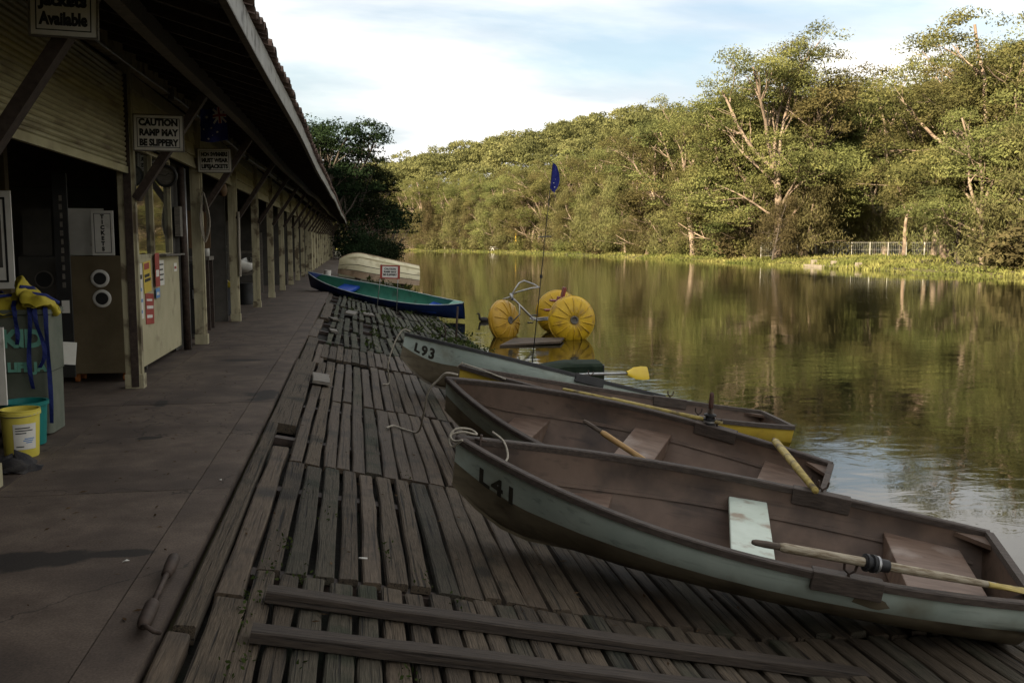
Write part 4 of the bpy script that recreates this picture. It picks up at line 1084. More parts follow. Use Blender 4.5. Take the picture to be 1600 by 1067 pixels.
def rowing_boat(label, pose, upper, lower, inner, rail, text=None, seats=(), split=9, pads=True):
    x, y, z, yaw, pitch, roll, W = pose
    e = empty('rowing_boat', (x, y, z)); e.rotation_mode = 'QUATERNION'
    R_ = Matrix.Rotation(yaw, 3, 'Z') @ Matrix.Rotation(pitch, 3, 'Y') @ Matrix.Rotation(roll, 3, 'X')
    e.rotation_quaternion = R_.to_quaternion()
    tag(e, label, 'rowing boat')
    # outer shell, two paint bands
    m = MB()
    for side in (1, -1):
        NQ = len(QS) - 1; J = 8
        def qq(j, s):
            qb = .46 + (QS[split] - .46) * min(1, s / .35)
            return qb * (j / J) ** 1.15 if j <= J else qb + (1 - qb) * (j - J) / (NQ - J)
        for a in range(NQ):
            m.cur = 0 if a >= J else 1
            m.grid([[b_pt(s, qq(a, s), side, W) for s in ST], [b_pt(s, qq(a + 1, s), side, W) for s in ST]], flip=(side == -1))
    m.cur = 0
    tr = [b_pt(1, q, 1, W) for q in QS[::-1]] + [b_pt(1, q, -1, W) for q in QS[1:]]
    m.add(tr, [tuple(range(len(tr)))])
    me = m.mesh('hull', True)
    bm = bmesh.new(); bm.from_mesh(me); bmesh.ops.remove_doubles(bm, verts=bm.verts, dist=.0008); bmesh.ops.recalc_face_normals(bm, faces=bm.faces); bm.to_mesh(me); bm.free()
    me.set_sharp_from_angle(angle=RAD(50))
    mesh_obj('hull', me, [upper, lower], e)
    # inner lining
    m = MB(); INS = .028
    for side in (1, -1):
        m.grid([[b_pt(s, q, side, W, INS) for s in ST[1:]] for q in QS], flip=(side == 1))
    tr = [b_pt(1, q, 1, W, INS) for q in QS[::-1]] + [b_pt(1, q, -1, W, INS) for q in QS[1:]]
    m.add(tr, [tuple(range(len(tr)))])
    me = m.mesh('lining', True); me.set_sharp_from_angle(angle=RAD(50))
    mesh_obj('inner_lining', me, inner, e)
    # gunwale rails: swept section straddling hull and lining
    for side in (1, -1):
        m = MB(); rows = []
        for s in np.linspace(0, 1, 26):
            p = b_pt(float(s), 1, side, W); s2 = min(1, float(s) + .01); s1 = max(0, float(s) - .01)
            d = (b_pt(s2, 1, side, W) - b_pt(s1, 1, side, W)); d.z = 0; d.normalize(); n = Vector((d.y, -d.x, 0)) * (-side)
            o_, i_ = p + n * .018, p - n * .036
            rows.append([o_ + Vector((0, 0, -.030)), o_ + Vector((0, 0, .008)), o_ - n * .008 + Vector((0, 0, .016)), i_ + n * .008 + Vector((0, 0, .016)), i_ + Vector((0, 0, .008)), i_ + Vector((0, 0, -.030))])
        m.grid(rows, close=True, flip=(side == 1)); m.f.append([0, 1, 2, 3, 4, 5]); m.mi.append(0); m.f.append([len(m.v) - 6 + k for k in range(6)]); m.mi.append(0)
        m.build('gunwale_rail', rail, e)
        # riser strip along the inside
        m = MB(); rows = []
        for s in np.linspace(.06, .985, 22):
            p = b_pt(float(s), .60, side, W, INS + .002); q_ = b_pt(float(s), .645, side, W, INS + .002); nn = Vector((0, -side, .2)).normalized() * .014
            rows.append([p, p + nn, q_ + nn, q_])
        m.grid(rows, close=True); m.build('riser', inner, e)
    # transom cap and knees
    p1, p2 = b_pt(1, 1, 1, W), b_pt(1, 1, -1, W)
    m = MB(); m.box(-.035, .016, p2.y + .02, p1.y - .02, -.028, .014, Matrix.Translation((BL, 0, p1.z))); m.build('transom_cap', rail, e)
    for side in (1, -1):
        m = MB(); g = p1.y - .03
        m.add([(BL - .03, side * g, p1.z - .02), (BL - .22, side * (g + .01), p1.z - .03), (BL - .03, side * (g - .16), p1.z - .02), (BL - .03, side * g, p1.z - .05), (BL - .22, side * (g + .01), p1.z - .06), (BL - .03, side * (g - .16), p1.z - .05)],
              [(0, 1, 2), (5, 4, 3), (0, 3, 4, 1), (1, 4, 5, 2), (2, 5, 3, 0)])
        m.build('knee', inner, e)
    # thwarts
    for (s0, s1, zt, th, mt) in seats:
        m = MB(); vs = []
        for s in (s0, s1):
            for zz in (zt - th, zt):
                w = hull_w_at(s, zz, W); vs += [(s * BL, -w, zz), (s * BL, w, zz)]
        m.add(vs, [(0, 1, 3, 2), (4, 6, 7, 5), (2, 3, 7, 6), (0, 4, 5, 1), (0, 2, 6, 4), (1, 5, 7, 3)])
        m.build('seat', mt, e, bevel=.008)
    # rowlock pads
    if pads:
        for side in (1, -1):
            s = .70; a, b = b_pt(s - .055, 1, side, W), b_pt(s + .055, 1, side, W)
            m = MB(); m.beam(a + Vector((0, -side * .014, -.035)), b + Vector((0, -side * .014, -.035)), .085, .115)
            pd = m.build('rowlock_pad', rail, e, bevel=.006)
            c = (a + b) / 2
            m = MB(); m.tube([c + Vector((-.035, 0, .10)), c + Vector((-.03, 0, .06)), c + Vector((0, 0, .035)), c + Vector((.03, 0, .06)), c + Vector((.035, 0, .10))], .008, 8)
            m.tube([c + Vector((0, 0, .04)), c + Vector((0, 0, .0))], .009, 8); m.build('rowlock', M['rust'], pd)
    # keel strip
    m = MB(); rows = []
    for s in np.linspace(.0, 1, 20):
        p = b_pt(float(s), 0, 1, W); rows.append([p + Vector((0, .014, .004)), p + Vector((0, .012, -.022)), p + Vector((0, -.012, -.022)), p + Vector((0, -.014, .004))])
    m.grid(rows); m.build('keel', lower, e)
    # painted number
    if text:
        body, s0, size, z0 = text
        me = text_mesh(body, size, .008, spacing=1.25, align='LEFT')
        bm = bmesh.new(); bm.from_mesh(me)
        for _ in range(2): bmesh.ops.subdivide_edges(bm, edges=[ed for ed in bm.edges if ed.calc_length() > size * .14], cuts=1, use_grid_fill=True)
        for v in bm.verts:
            s = s0 + v.co.x / BL; zt = z0 + v.co.y
            zg = b_zg(s)
            lo, hi = 0.0, 1.0
            for _ in range(26):
                mid = (lo + hi) / 2
                if b_pt(s, mid, -1, W).z < b_zk(s) + zt * (zg - b_zk(s)) / .5: lo = mid
                else: hi = mid
            p = b_pt(s, lo, -1, W); p2 = b_pt(s + .01, lo, -1, W); p3 = b_pt(s, min(1, lo + .02), -1, W)
            n = (p2 - p).cross(p3 - p).normalized(); 
            if n.y > 0: n = -n
            v.co = p + n * .004
        bm.to_mesh(me); bm.free()
        mesh_obj('boat_number', me, M['number'], e)
    return e, R_, Vector((x, y, z)), W
M['number'] = pmat('faded_black_number', (.020, .018, .014), (.045, .040, .030), 14, .6, 0)
boats = {}
boats['near'] = rowing_boat('nearest rowing boat, pale green, numbered L41, with a mint seat', (0.615, 6.303, -0.281, -0.365, 0.139, 0.101, 0.684), M['hull_green'], M['hull_brown'], M['hull_in'], M['gunwale'],
    ('L41', .055, .17, .30), ((.20, .30, .27, .16, M['seat_red']), (.525, .60, .335, .035, M['seat_green']), (.82, .955, .30, .18, M['seat_red'])))
boats['mid'] = rowing_boat('rowing boat with brown interior and an oar handle leaning inside, just behind boat L41', (0.852, 9.092, -0.254, -0.578, 0.164, 0.211, 0.727), M['hull_green'], M['hull_brown'], M['hull_in'], M['gunwale'],
    None, ((.18, .27, .27, .18, M['seat_red']), (.49, .59, .30, .16, M['seat_red']), (.84, .96, .30, .18, M['seat_red'])))
boats['yellow'] = rowing_boat('yellow sided rowing boat with brown interior, its stern afloat', (1.06, 10.129, -0.316, -0.145, 0.123, -0.039, 0.747), M['hull_yellow'], M['hull_yellow'], M['hull_in'], M['gunwale'],
    None, ((.20, .29, .24, .16, M['seat_red']), (.50, .58, .28, .04, M['seat_red']), (.84, .96, .28, .18, M['seat_red'])))
boats['far'] = rowing_boat('farthest rowing boat, grey green with black gunwale, numbered L93, heeled away', (0.53, 12.659, -0.172, -0.114, 0.223, -0.274, 0.704), M['hull_green'], M['hull_brown'], M['hull_in'], M['gunwale_dark'],
    ('L93', .045, .17, .33), ((.20, .29, .25, .16, M['seat_red']), (.50, .58, .28, .04, M['seat_red']), (.84, .96, .28, .18, M['seat_red'])), split=9)
def bw(k, s, side, up=0.0, inn=0.0):
    e, R_, t, W = boats[k]
    p = b_pt(s, 1, side, W); p.y -= side * inn; p.z += up
    return R_ @ p + t
def bl(k, p):
    e, R_, t, W = boats[k]; return R_ @ Vector(p) + t

# brown patch on the nearest boat's side, conforming to the hull
e, R_, t_, W_ = boats['near']
m = MB(); poly = []
cs, cq = .742, .80
rr = random.Random(4)
ringp = [(math.cos(a) * (1 + rr.uniform(-.25, .25)), math.sin(a) * (1 + rr.uniform(-.2, .2))) for a in [2 * math.pi * k / 14 for k in range(14)]]
def hp(s, q):
    p = b_pt(s, q, -1, W_); n = (b_pt(s + .01, q, -1, W_) - p).cross(b_pt(s, q + .02, -1, W_) - p).normalized()
    if n.y > 0: n = -n
    return p + n * .003
rows = [[hp(cs + .030 * k * u - .008 * k * v, cq + .085 * k * v) for u, v in ringp] for k in (1, .6, .25, .02)]
m.grid(rows, close=True); m.build('worn_patch', M['hull_brown'], e)

# ------------------------------------------------------------------ oars
def oar(label, a, b, mats, collar=None, blade=True, r=.024, name='oar', length=None, group=None, handle=.16, roll=0.0, bw_=1.0):
    a, b = Vector(a), Vector(b); d = (b - a).normalized(); ln = length or (b - a).length
    e = empty(name, a); e.rotation_mode = 'QUATERNION'; e.rotation_quaternion = d.to_track_quat('X', 'Z') @ Matrix.Rotation(roll, 3, 'X').to_quaternion(); tag(e, label, 'oar', group)
    sh, hd, bl_ = mats
    bladelen = .55 if blade else 0
    m = MB(); m.tube([(-.0, 0, 0), (.02, 0, 0), (handle * .5, 0, 0), (handle, 0, 0)], [.012, r * .68, r * .78, r * .74], 10); m.build('handle', hd, e, smooth=True)
    m = MB(); m.tube([(handle + .001, 0, 0), (handle + .03, 0, 0), (ln * .5, 0, 0), (ln - bladelen + .05, 0, 0)], [r * .8, r * 1.05, r, r * .72], 12); m.build('shaft', sh, e, smooth=True)
    if blade:
        m = MB(); rows = []
        for t, w, h in ((0, .022, .020), (.12, .035, .016), (.35, .066, .010), (.7, .078, .008), (.95, .075, .007), (1.0, .066, .005)):
            x = ln - bladelen + t * bladelen; rows.append([(x, w * bw_ * math.cos(k * math.pi / 5), h * math.sin(k * math.pi / 5)) for k in range(10)])
        m.grid(rows, close=True); m.f.append(list(range(len(m.v) - 10, len(m.v)))); m.mi.append(0); m.build('blade', bl_, e, smooth=True, auto=60)
    if collar:
        m = MB(); c = collar
        m.tube([(c - .05, 0, 0), (c - .048, 0, 0), (c + .10, 0, 0), (c + .102, 0, 0)], [r * 1.05, r * 1.5, r * 1.4, r * 1.05], 14); cl = m.build('collar', M['rubber'], e, smooth=True, auto=40)
        for dx, rr_, mt in ((-.045, 1.95, 'rubber'), (-.005, 2.0, 'rubber'), (.018, 1.9, 'metal')):
            m = MB(); m.tube([(c + dx, 0, 0), (c + dx + .004, 0, 0), (c + dx + .018, 0, 0), (c + dx + .022, 0, 0)], [r * 1.4, r * rr_, r * rr_, r * 1.4], 16); m.build('ring', M[mt], cl, smooth=True, auto=40)
    return e
pc = bw('near', .73, -1, .125, .0)
h0 = Vector((2.147, 4.705, .005))
dd = (pc - h0); oar('worn white and brown oar with black collar lying along the near side of boat L41', h0, h0 + dd.normalized() * 2.0, (M['oar_worn'], M['oar_grey'], M['oar_yellow']), collar=dd.length, r=.026)
oar('varnished oar with dark grip leaning on the middle seat of the boat behind L41', (1.901, 7.57, .15), (2.50, 7.12, -.24), (M['oar'], M['oar_grey'], M['oar']), blade=False, length=.95, handle=.18, r=.025)
a_, b_ = bw('mid', .85, 1, .05), bw('near', .675, 1, .06)
oar('short yellow painted oar bridging the sterns of the two nearest boats', a_, b_ + (b_ - a_).normalized() * .18, (M['oar_yellow'], M['oar_grey'], M['oar_grey']), blade=False, r=.032, handle=.10)
oar('faded yellow oar lying along the yellow sided boat', bw('yellow', .31, -1, .04, .10), bw('mid', .70, 1, .06), (M['oar_yellow'], M['oar_yellow'], M['oar_grey']), blade=False, r=.024, handle=.6)
pb = bw('mid', .68, 1, .02)
oar('brown oar handle standing upright in the rowlock of the boat behind L41', pb + Vector((.02, 0, .30)), pb, (M['oar_grey'], M['redwood'], M['oar_grey']), blade=False, r=.03, handle=.20, collar=.25)
oar('yellow plastic oar blade reaching out over the far side of boat L93', bw('far', .66, -1, .03, .10), (4.22, 12.95, -.24), (M['metal'], M['metal'], M['blade']), r=.018, roll=RAD(72), bw_=1.3)
pz = bw('far', .60, -1, .03)

# ------------------------------------------------------------------ ropes on the bows
bn_ = bw('near', 0, 1)
rope_obj('bow_rope', [bl('near', p) for p in ((.05, -.06, .63), (-.02, -.03, .56), (-.055, .0, .60), (-.03, .05, .66), (.06, .10, .66), (.12, .06, .645), (.03, .02, .66), (-.045, .0, .63), (-.01, -.05, .61), (.06, -.09, .64))], .008, 'pale rope looped round the bow of boat L41')
rope_obj('bow_rope', [bl('near', p) for p in ((.20, .20, .635), (.30, .14, .60), (.36, .02, .53), (.30, -.08, .50), (.16, -.05, .55), (.08, .02, .60))], .008, 'pale rope end drooping inside the bow of boat L41')
m = MB(); m.tube([bl('near', (.16, .03, .44)), bl('near', (.16, .03, .66))], .010, 8); m.tube([bl('near', (.12, .03, .62)), bl('near', (.20, .03, .62))], .008, 8)
tag(m.build('mooring_pin', M['rust'], smooth=True), 'rusty mooring pin standing in the bow of boat L41', 'pin')
p0 = bl('mid', (.10, .05, .66)); p1 = bl('mid', (.0, 0, .64))
rope_obj('bow_rope', [p0, p1 + Vector((0, 0, .03)), (.80, 8.98, .33), (.70, 9.05, .20), (.66, 9.2, -.05), (.62, 9.45, -.28), (.50, 9.62, ramp_z(.5) + .015), (.38, 9.7, ramp_z(.38) + .02), (.30, 9.55, ramp_z(.3) + .015)], .011, 'grey rope hanging from the bow of the boat behind L41 to the ramp')
rope_obj('bow_rope', [bl('yellow', p) for p in ((.02, .0, .66), (-.03, .03, .60), (.03, .06, .64), (.10, -.06, .64), (.25, -.18, .62), (.50, -.36, .57))], .009, 'pale rope tied on the bow of the yellow sided boat')
rope_obj('bow_rope', [bl('far', (.06, .0, .66)), bl('far', (-.05, .0, .66)), bl('far', (-.12, 0, .45)), bl('far', (-.14, .05, .15)), (.45, 12.9, ramp_z(.45) + .02), (.35, 12.6, ramp_z(.35) + .02)], .010, 'pale rope arching from the bow of boat L93')

# ------------------------------------------------------------------ canoe on the ramp
def canoe(label, a, b, beam, depth, mo, mi, mt, roll=0.0):
    a, b = Vector(a), Vector(b); ax = (b - a); ln = ax.length; d = ax.normalized()
    e = empty('canoe', a); e.rotation_mode = 'QUATERNION'
    e.rotation_quaternion = d.to_track_quat('X', 'Z') @ Matrix.Rotation(roll, 3, 'X').to_quaternion(); tag(e, label, 'canoe')
    def pt(t, q, side, ins=0):
        w = max(beam / 2 * (math.sin(math.pi * min(max(t, .004), .996)) ** .62) - ins, .001)
        rise = .20 * abs(2 * t - 1) ** 3.2; kz = .10 * abs(2 * t - 1) ** 5
        y = side * w * math.sin(q * math.pi / 2) ** .6; z = kz + ins + (depth + rise - kz - ins) * q ** 1.5
        return Vector((t * ln, y, z))
    T = [i / 26 for i in range(27)]; Q = [0, .08, .18, .3, .45, .6, .75, .9, 1]
    m = MB()
    for s in (1, -1): m.grid([[pt(t, q, s) for t in T] for q in Q], flip=(s == -1))
    m.build('hull', mo, e, smooth=True)
    m = MB()
    for s in (1, -1): m.grid([[pt(t, q, s, .022) for t in T[1:-1]] for q in Q], flip=(s == 1))
    m.build('inner_lining', mi, e, smooth=True)
    for s in (1, -1):
        m = MB(); m.tube([pt(t, 1, s) + Vector((0, -s * .01, .006)) for t in T], .016, 6); m.build('gunwale_rail', mt, e, smooth=True)
    for t0, t1 in ((.20, .30), (.78, .86)):
        m = MB(); vs = []
        for t in (t0, t1):
            for z in (depth * .50, depth * .72):
                w = beam / 2 * math.sin(math.pi * t) ** .62 * .90; vs += [(t * ln, -w, z), (t * ln, w, z)]
        m.add(vs, [(0, 1, 3, 2), (4, 6, 7, 5), (2, 3, 7, 6), (0, 4, 5, 1), (0, 2, 6, 4), (1, 5, 7, 3)]); m.build('seat', M['seat_blue'], e, bevel=.02)
    for t0, t1 in ((0.0, .075), (.93, 1.0)):
        m = MB(); rows = []
        for t in np.linspace(t0, t1, 5): rows.append([pt(float(t), 1, 1) + Vector((0, 0, .012)), pt(float(t), 1, 1) * .5 + pt(float(t), 1, -1) * .5 + Vector((0, 0, .03)), pt(float(t), 1, -1) + Vector((0, 0, .012))])
        m.grid(rows); m.build('deck_plate', mo if t0 == 0 else mi, e, smooth=True)
    return e
canoe('blue canoe with sea green inside lying across the mossy ramp', (-1.50, 33.4, .02), (3.42, 29.0, -.82), .95, .46, M['canoe_blue'], M['canoe_green'], M['canoe_trim'], roll=.34)

# ------------------------------------------------------------------ upturned cream cruiser hull
uh = empty('upturned_hull', (-.9, 50.5, -.05)); tag(uh, 'cream and tan boat hull lying upside down beyond the blue canoe', 'boat hull')
uh.rotation_euler = (RAD(10), RAD(7), RAD(6))
def uh_pt(t, q, side):
    g = .92 * (1 - (1 - min(t / .55, 1)) ** 2.2) if t < .55 else .92 * (1 - .08 * ((t - .55) / .45) ** 2)
    h = 1.34 - .55 * max(0, (.28 - t) / .28) ** 2 - .42 * t
    return Vector((t * 4.3, side * g * (1 - .30 * q - .70 * q ** 3.2), .10 + (h) * (q ** .9)))
QH = [0, .12, .25, .27, .4, .5, .52, .7, .85, 1.0]; TH = [0, .02, .05, .1, .16, .24, .34, .46, .6, .74, .88, 1.0]
for nm, q0, q1, mt in (('side_band', 0, 2, 'tan_hull'), ('rubbing_strake', 2, 3, 'darkpaint'), ('upper_band', 3, 5, 'tan_hull'), ('chine_strake', 5, 6, 'darkpaint'), ('bottom_shell', 6, 9, 'cream_hull')):
    m = MB()
    for s in (1, -1):
        off = .012 if 'strake' in nm else 0
        m.grid([[uh_pt(t, QH[q], s) + Vector((0, s * off, off * .5)) for t in TH] for q in range(q0, q1 + 1)], flip=(s == -1))
    if nm == 'bottom_shell': pass
    m.build(nm, M[mt if nm != 'upper_band' else 'cream_hull'], uh, smooth=True)
tr = [uh_pt(1, q, 1) for q in QH] + [uh_pt(1, q, -1) for q in QH[::-1]]
m = MB(); m.add(tr, [tuple(range(len(tr)))]); m.build('transom', M['cream_hull'], uh)
for s in (.22, .48):
    m = MB(); m.tube([uh_pt(t, .80 + .1 * s, -1) + Vector((0, -.01, .015)) for t in TH[3:]], .018, 6); m.build('spray_rail', M['cream_hull'], uh)
m = MB(); m.tube([uh_pt(t, 1, 1) * .5 + uh_pt(t, 1, -1) * .5 + Vector((0, 0, .012)) for t in TH[1:]], .02, 6); m.build('keel_strip', M['tan_hull'], uh)
for t in (.25, .8):
    m = MB(); m.box(t * 4.3 - .08, t * 4.3 + .08, -.8, .8, -.15, .09); m.build('support_block', M['darkwood'], uh)

# ------------------------------------------------------------------ red framed sign on stakes, iron stake
rs = sign('warning_sign', 'white warning sign with a red frame on two thin metal stakes', .75, 1.31, 27.5, .62, 1.00, ['CAUTION', 'RAMP MAY', 'BE SLIPPERY'], .075, .04, frame=None, border=False, bold=.004)
for (a, b, c, d) in ((-.29, .29, .165, .20), (-.29, .29, -.20, -.165), (-.29, -.225, -.165, .165), (.225, .29, -.165, .165)):
    m = MB(); m.box(a, b, -.014, -.009, c, d); m.build('red_border', M['redprint'], rs)
for x, dx in ((-.25, -.12), (.24, -.02)):
    m = MB(); m.tube([(x, .02, .22), (x + dx * .4, .02, -.4), (x + dx, .02, -1.30 - .12 * (x > 0))], .012, 7); m.build('stake', M['metal'], rs, smooth=True)
m = MB(); m.tube([(2.40, 22.4, -1.0), (2.43, 22.4, -.30), (2.46, 22.4, .12)], .025, 8); tag(m.build('iron_stake', M['rust'], smooth=True), 'rusty iron stake standing at the water edge before the canoe stern', 'stake')
m = MB(); m.tube([(2.10, 22.3, -.9), (2.15, 22.3, -.45), (2.12, 22.3, -.3)], .02, 7); tag(m.build('iron_stake', M['rust'], smooth=True), 'short bent stake in the weeds left of the tall iron stake', 'stake')
m = MB(); m.lathe([(0, 0), (.15, 0), (.17, .3), (.18, .31), (.165, .31), (.145, .02), (0, .02)], 20); tag(m.build('white_bucket', M['white'], smooth=True, loc=(-1.32, 47.5, 0), auto=40), 'small white bucket on the path behind the blue canoe', 'bucket')
m = MB(); m.box(-1.0, 1.0, -.28, .28, 0, .06); tag(m.build('white_plank', M['white'], loc=(-.35, 38.5, .05), rot=(0, .12, -.15), bevel=.01), 'pale flat board lying behind the blue canoe', 'board')
# rusty pipe roller at the path edge
rl = empty('rusty_roller', (-.905, 3.98, .05)); rl.rotation_euler = (0, 0, RAD(2)); tag(rl, 'rusty iron roller lying along the path edge', 'roller')
m = MB(); m.tube([(0, 0, 0), (0, .86, .0)], .014, 10); m.build('rod', M['rust'], rl, smooth=True)
m = MB(); m.tube([(0, -.02, 0), (0, .0, 0), (0, .02, 0), (0, .20, 0), (0, .22, 0), (0, .23, 0)], [.015, .026, .030, .033, .031, .012], 14); m.build('drum', M['rust'], rl, smooth=True)
m = MB(); m.tube([(0, .60, 0), (0, .61, 0), (0, .70, 0), (0, .71, 0), (0, .84, 0), (0, .86, 0)], [.012, .025, .029, .031, .031, .015], 14); m.build('drum', M['rust'], rl, smooth=True)
m = MB(); m.tube([(0, -.02, 0), (.02, -.05, .01), (.05, -.06, -.01), (.07, -.03, -.03)], .010, 8); m.build('end_hook', M['rust'], rl, smooth=True)
# bits of litter
for i, (x, y) in enumerate([(-1.20, 4.95), (-2.0, 4.72), (-.93, 3.45), (-1.45, 9.8), (-.95, 6.6)]):
    m = MB(); m.add([(-.018, 0, 0), (.0, -.008, .006), (.02, .003, .004), (.004, .01, .009)], [(0, 1, 2, 3)]); m.add([(-.018, 0, .002), (.0, -.008, .008), (.02, .003, .006), (.004, .01, .011)], [(3, 2, 1, 0)])
    tag(m.build('paper_scrap', M['white'], loc=(x, y, .003), rot=(0, 0, i * 1.3)), 'tiny white scrap of litter lying on the concrete path', 'litter', 'white scraps on the path')
m = MB(); m.tube([(-.025, 0, 0), (.025, 0, .003)], .005, 8); tag(m.build('cigarette_end', M['white'], smooth=True, loc=(.02, 5.35, ramp_z(.02) + .02), rot=(0, SL, .1)), 'white cigarette end lying on a plank of the ramp', 'litter')

# ------------------------------------------------------------------ water trike
tk = empty('water_trike', (4.9, 24.0, WATER_Z)); tag(tk, 'yellow three wheeled water trike with big ribbed float wheels', 'water trike')
def wheel(parent, c, axis, R, wd, mat, ribs=14):
    q = Vector(axis).normalized().to_track_quat('Z', 'Y').to_matrix().to_4x4(); X = Matrix.Translation(c) @ q
    e = MB(); prof = [(.10 * R, wd * .40), (.13 * R, wd * .46), (.30 * R, wd * .50), (.55 * R, wd * .46), (.80 * R, wd * .34), (.93 * R, wd * .20), (.965 * R, wd * .10), (.965 * R, wd * .06), (R, wd * .05), (R, -wd * .05), (.965 * R, -wd * .06), (.965 * R, -wd * .1), (.93 * R, -wd * .2), (.8 * R, -wd * .34), (.55 * R, -wd * .46), (.30 * R, -wd * .5), (.13 * R, -wd * .46), (.10 * R, -wd * .40)]
    e.lathe(prof, 40, X)
    w = e.build('float_wheel', mat, parent, smooth=True, auto=50)
    for sd in (1, -1):
        for k in range(ribs):
            a = 2 * math.pi * (k + .5) / ribs; m = MB()
            P = [X @ Vector((r * R * math.cos(a), r * R * math.sin(a), sd * (z * wd + .004))) for r, z in ((.24, .47), (.40, .49), (.58, .455), (.76, .37), (.90, .24))]
            m.tube(P, [.008, .015, .018, .018, .014], 6); m.build('rib', mat, w, smooth=True)
        m = MB(); m.lathe([(0, sd * wd * .43), (.05 * R, sd * wd * .45), (.10 * R, sd * wd * .45), (.115 * R, sd * wd * .515), (.17 * R, sd * wd * .515), (.175 * R, sd * wd * .47)], 22, X); m.build('hub', M['greywood'], w, smooth=True)
R_W = .62
wheel(tk, (.56, -.90, .50), (.06, -1, .04), R_W, .52, M['trike_y'])
wheel(tk, (.62, 1.05, .55), (-.06, 1, .02), R_W, .52, M['trike_y'])
wheel(tk, (-1.02, .15, .40), (.66, -.74, .16), R_W * .93, .46, M['trike_o'], 12)
def tb_(pts, r, name, mat=M['metal'], n=8): m = MB(); m.tube(pts, r, n); return m.build(name, mat, tk, smooth=True)
tb_([(.56, -.85, .52), (.62, 1.0, .55)], .025, 'axle')
tb_([(-.84, .12, 1.02), (-.72, .1, .92), (-.30, .08, .50), (-.18, .08, .46), (.55, .05, .50)], .028, 'frame_tube')
tb_([(-.80, -.02, .98), (-.66, -.02, .86), (-.26, -.02, .46), (-.15, -.02, .42), (.5, -.05, .46)], .022, 'frame_tube')
tb_([(-.84, .05, 1.14), (-.84, .05, .95)], .05, 'head_tube')
tb_([(-.84, .05, 1.05), (-.66, -.12, .86), (-.66, -.18, .6), (-.84, -.10, .40)], .02, 'fork_leg')
tb_([(-.84, .05, 1.05), (-1.02, .26, .98), (-1.18, .36, .7), (-1.18, .36, .42)], .02, 'fork_leg')
tb_([(-.83, .05, 1.12), (-.60, .25, 1.40), (-.46, .28, 1.46), (-.20, .20, 1.36), (-.12, .1, 1.30)], .020, 'handlebar')
tb_([(-.83, .05, 1.12), (-.70, -.1, 1.18), (-.35, -.14, 1.28), (-.12, -.12, 1.30)], .020, 'handlebar')
for (x, y, z) in ((.40, .22, 1.02), (.16, -.20, .80)):
    m = MB(); m.box(-.16, .16, -.16, .16, 0, .05, Matrix.Translation((x, y, z - .12)) ); st = m.build('seat_base', M['maroon'], tk, bevel=.02)
    m = MB(); m.box(-.03, .03, -.16, .16, 0, .34, Matrix.Translation((x + .15, y, z - .07)) @ Matrix.Rotation(.25, 4, 'Y')); m.build('seat_back', M['maroon'], tk, bevel=.02)
    tb_([(x, y, z - .12), (x, y, .46)], .022, 'seat_post')
m = MB(); m.tube([(-.30, -.2, .45), (-.30, .26, .45)], .02, 8); m.build('pedal_crank', M['metal'], tk)
for sy, dz in ((-.24, .12), (.30, -.12)):
    m = MB(); m.box(-.36, -.22, sy - .05, sy + .05, .44 + dz, .47 + dz); m.build('pedal', M['rubber'], tk)
m = MB(); m.add([(3.38, 21.7, -.76), (4.9, 21.9, -.72), (5.2, 22.8, -.72), (4.0, 23.3, -.76), (3.38, 21.7, -.80), (4.9, 21.9, -.77), (5.2, 22.8, -.77), (4.0, 23.3, -.81)], [(0, 1, 2, 3), (7, 6, 5, 4), (0, 4, 5, 1), (1, 5, 6, 2), (2, 6, 7, 3), (3, 7, 4, 0)])
tag(m.build('floating_board', M['plank_red']), 'dark flat board floating in front of the water trike', 'board')

# ------------------------------------------------------------------ dark green punt afloat and the flag pole beside it
pn = empty('upturned_punt', (4.0, 17.0, WATER_Z)); pn.rotation_euler = (0, 0, RAD(-4)); tag(pn, 'dark green upturned punt afloat behind boat L93', 'punt')
m = MB(); rows = []
for t in [i / 10 for i in range(11)]:
    x = -1.0 + 1.55 * t; w = .42 * min(1, .55 + 1.2 * t); h = .23 * min(1, .35 + t * 1.1)
    rows.append([(x, -w, -.1), (x, -w * .97, h * .75), (x, -w * .8, h * .95), (x, 0, h), (x, w * .8, h * .95), (x, w * .97, h * .75), (x, w, -.1)])
m.grid(rows, flip=True); m.f.append([0, 1, 2, 3, 4, 5, 6]); m.mi.append(0); m.f.append([len(m.v) - 1 - k for k in range(7)]); m.mi.append(0)
m.build('hull', M['punt'], pn, smooth=True, auto=30)
m = MB(); m.box(.552, .575, -.40, .40, -.1, .20); m.build('transom', M['rubber'], pn)
fp = empty('flag_pole', (3.47, 18.2, WATER_Z - .2)); tag(fp, 'thin leaning pole with a limp blue flag, standing in the water behind boat L93', 'flag pole')
top = Vector((.43, .0, 4.23))
m = MB(); m.tube([(0, 0, 0), top * .35, top * .7, top], [.012, .010, .008, .006], 8); m.build('pole', M['darkpaint'], fp, smooth=True)
for t, mt in ((.47, 'rubber'),):
    m = MB(); m.tube([top * (t - .008), top * (t + .008)], .03, 10); m.build('knob', M[mt], fp)
c = top * .655; m = MB(); m.tube([c + Vector((-.14, 0, 0)), c + Vector((.13, 0, .01))], .012, 8); m.build('crossbar', M['greywood'], fp)
m = MB(); rows = []
for j in range(11):
    v = j / 10; p = top * (1 - v * .118); w = .06 + .10 * math.sin(v * 2.6 + .2) * (1 if v < .9 else .7)
    rows.append([p + Vector((w * i / 5, .03 * math.sin(i * 1.7 + v * 4), -.05 * (i / 5) * (1 + v))) for i in range(6)])
m.grid(rows); fl = m.build('flag_cloth', M['flagblue'], fp, smooth=True)
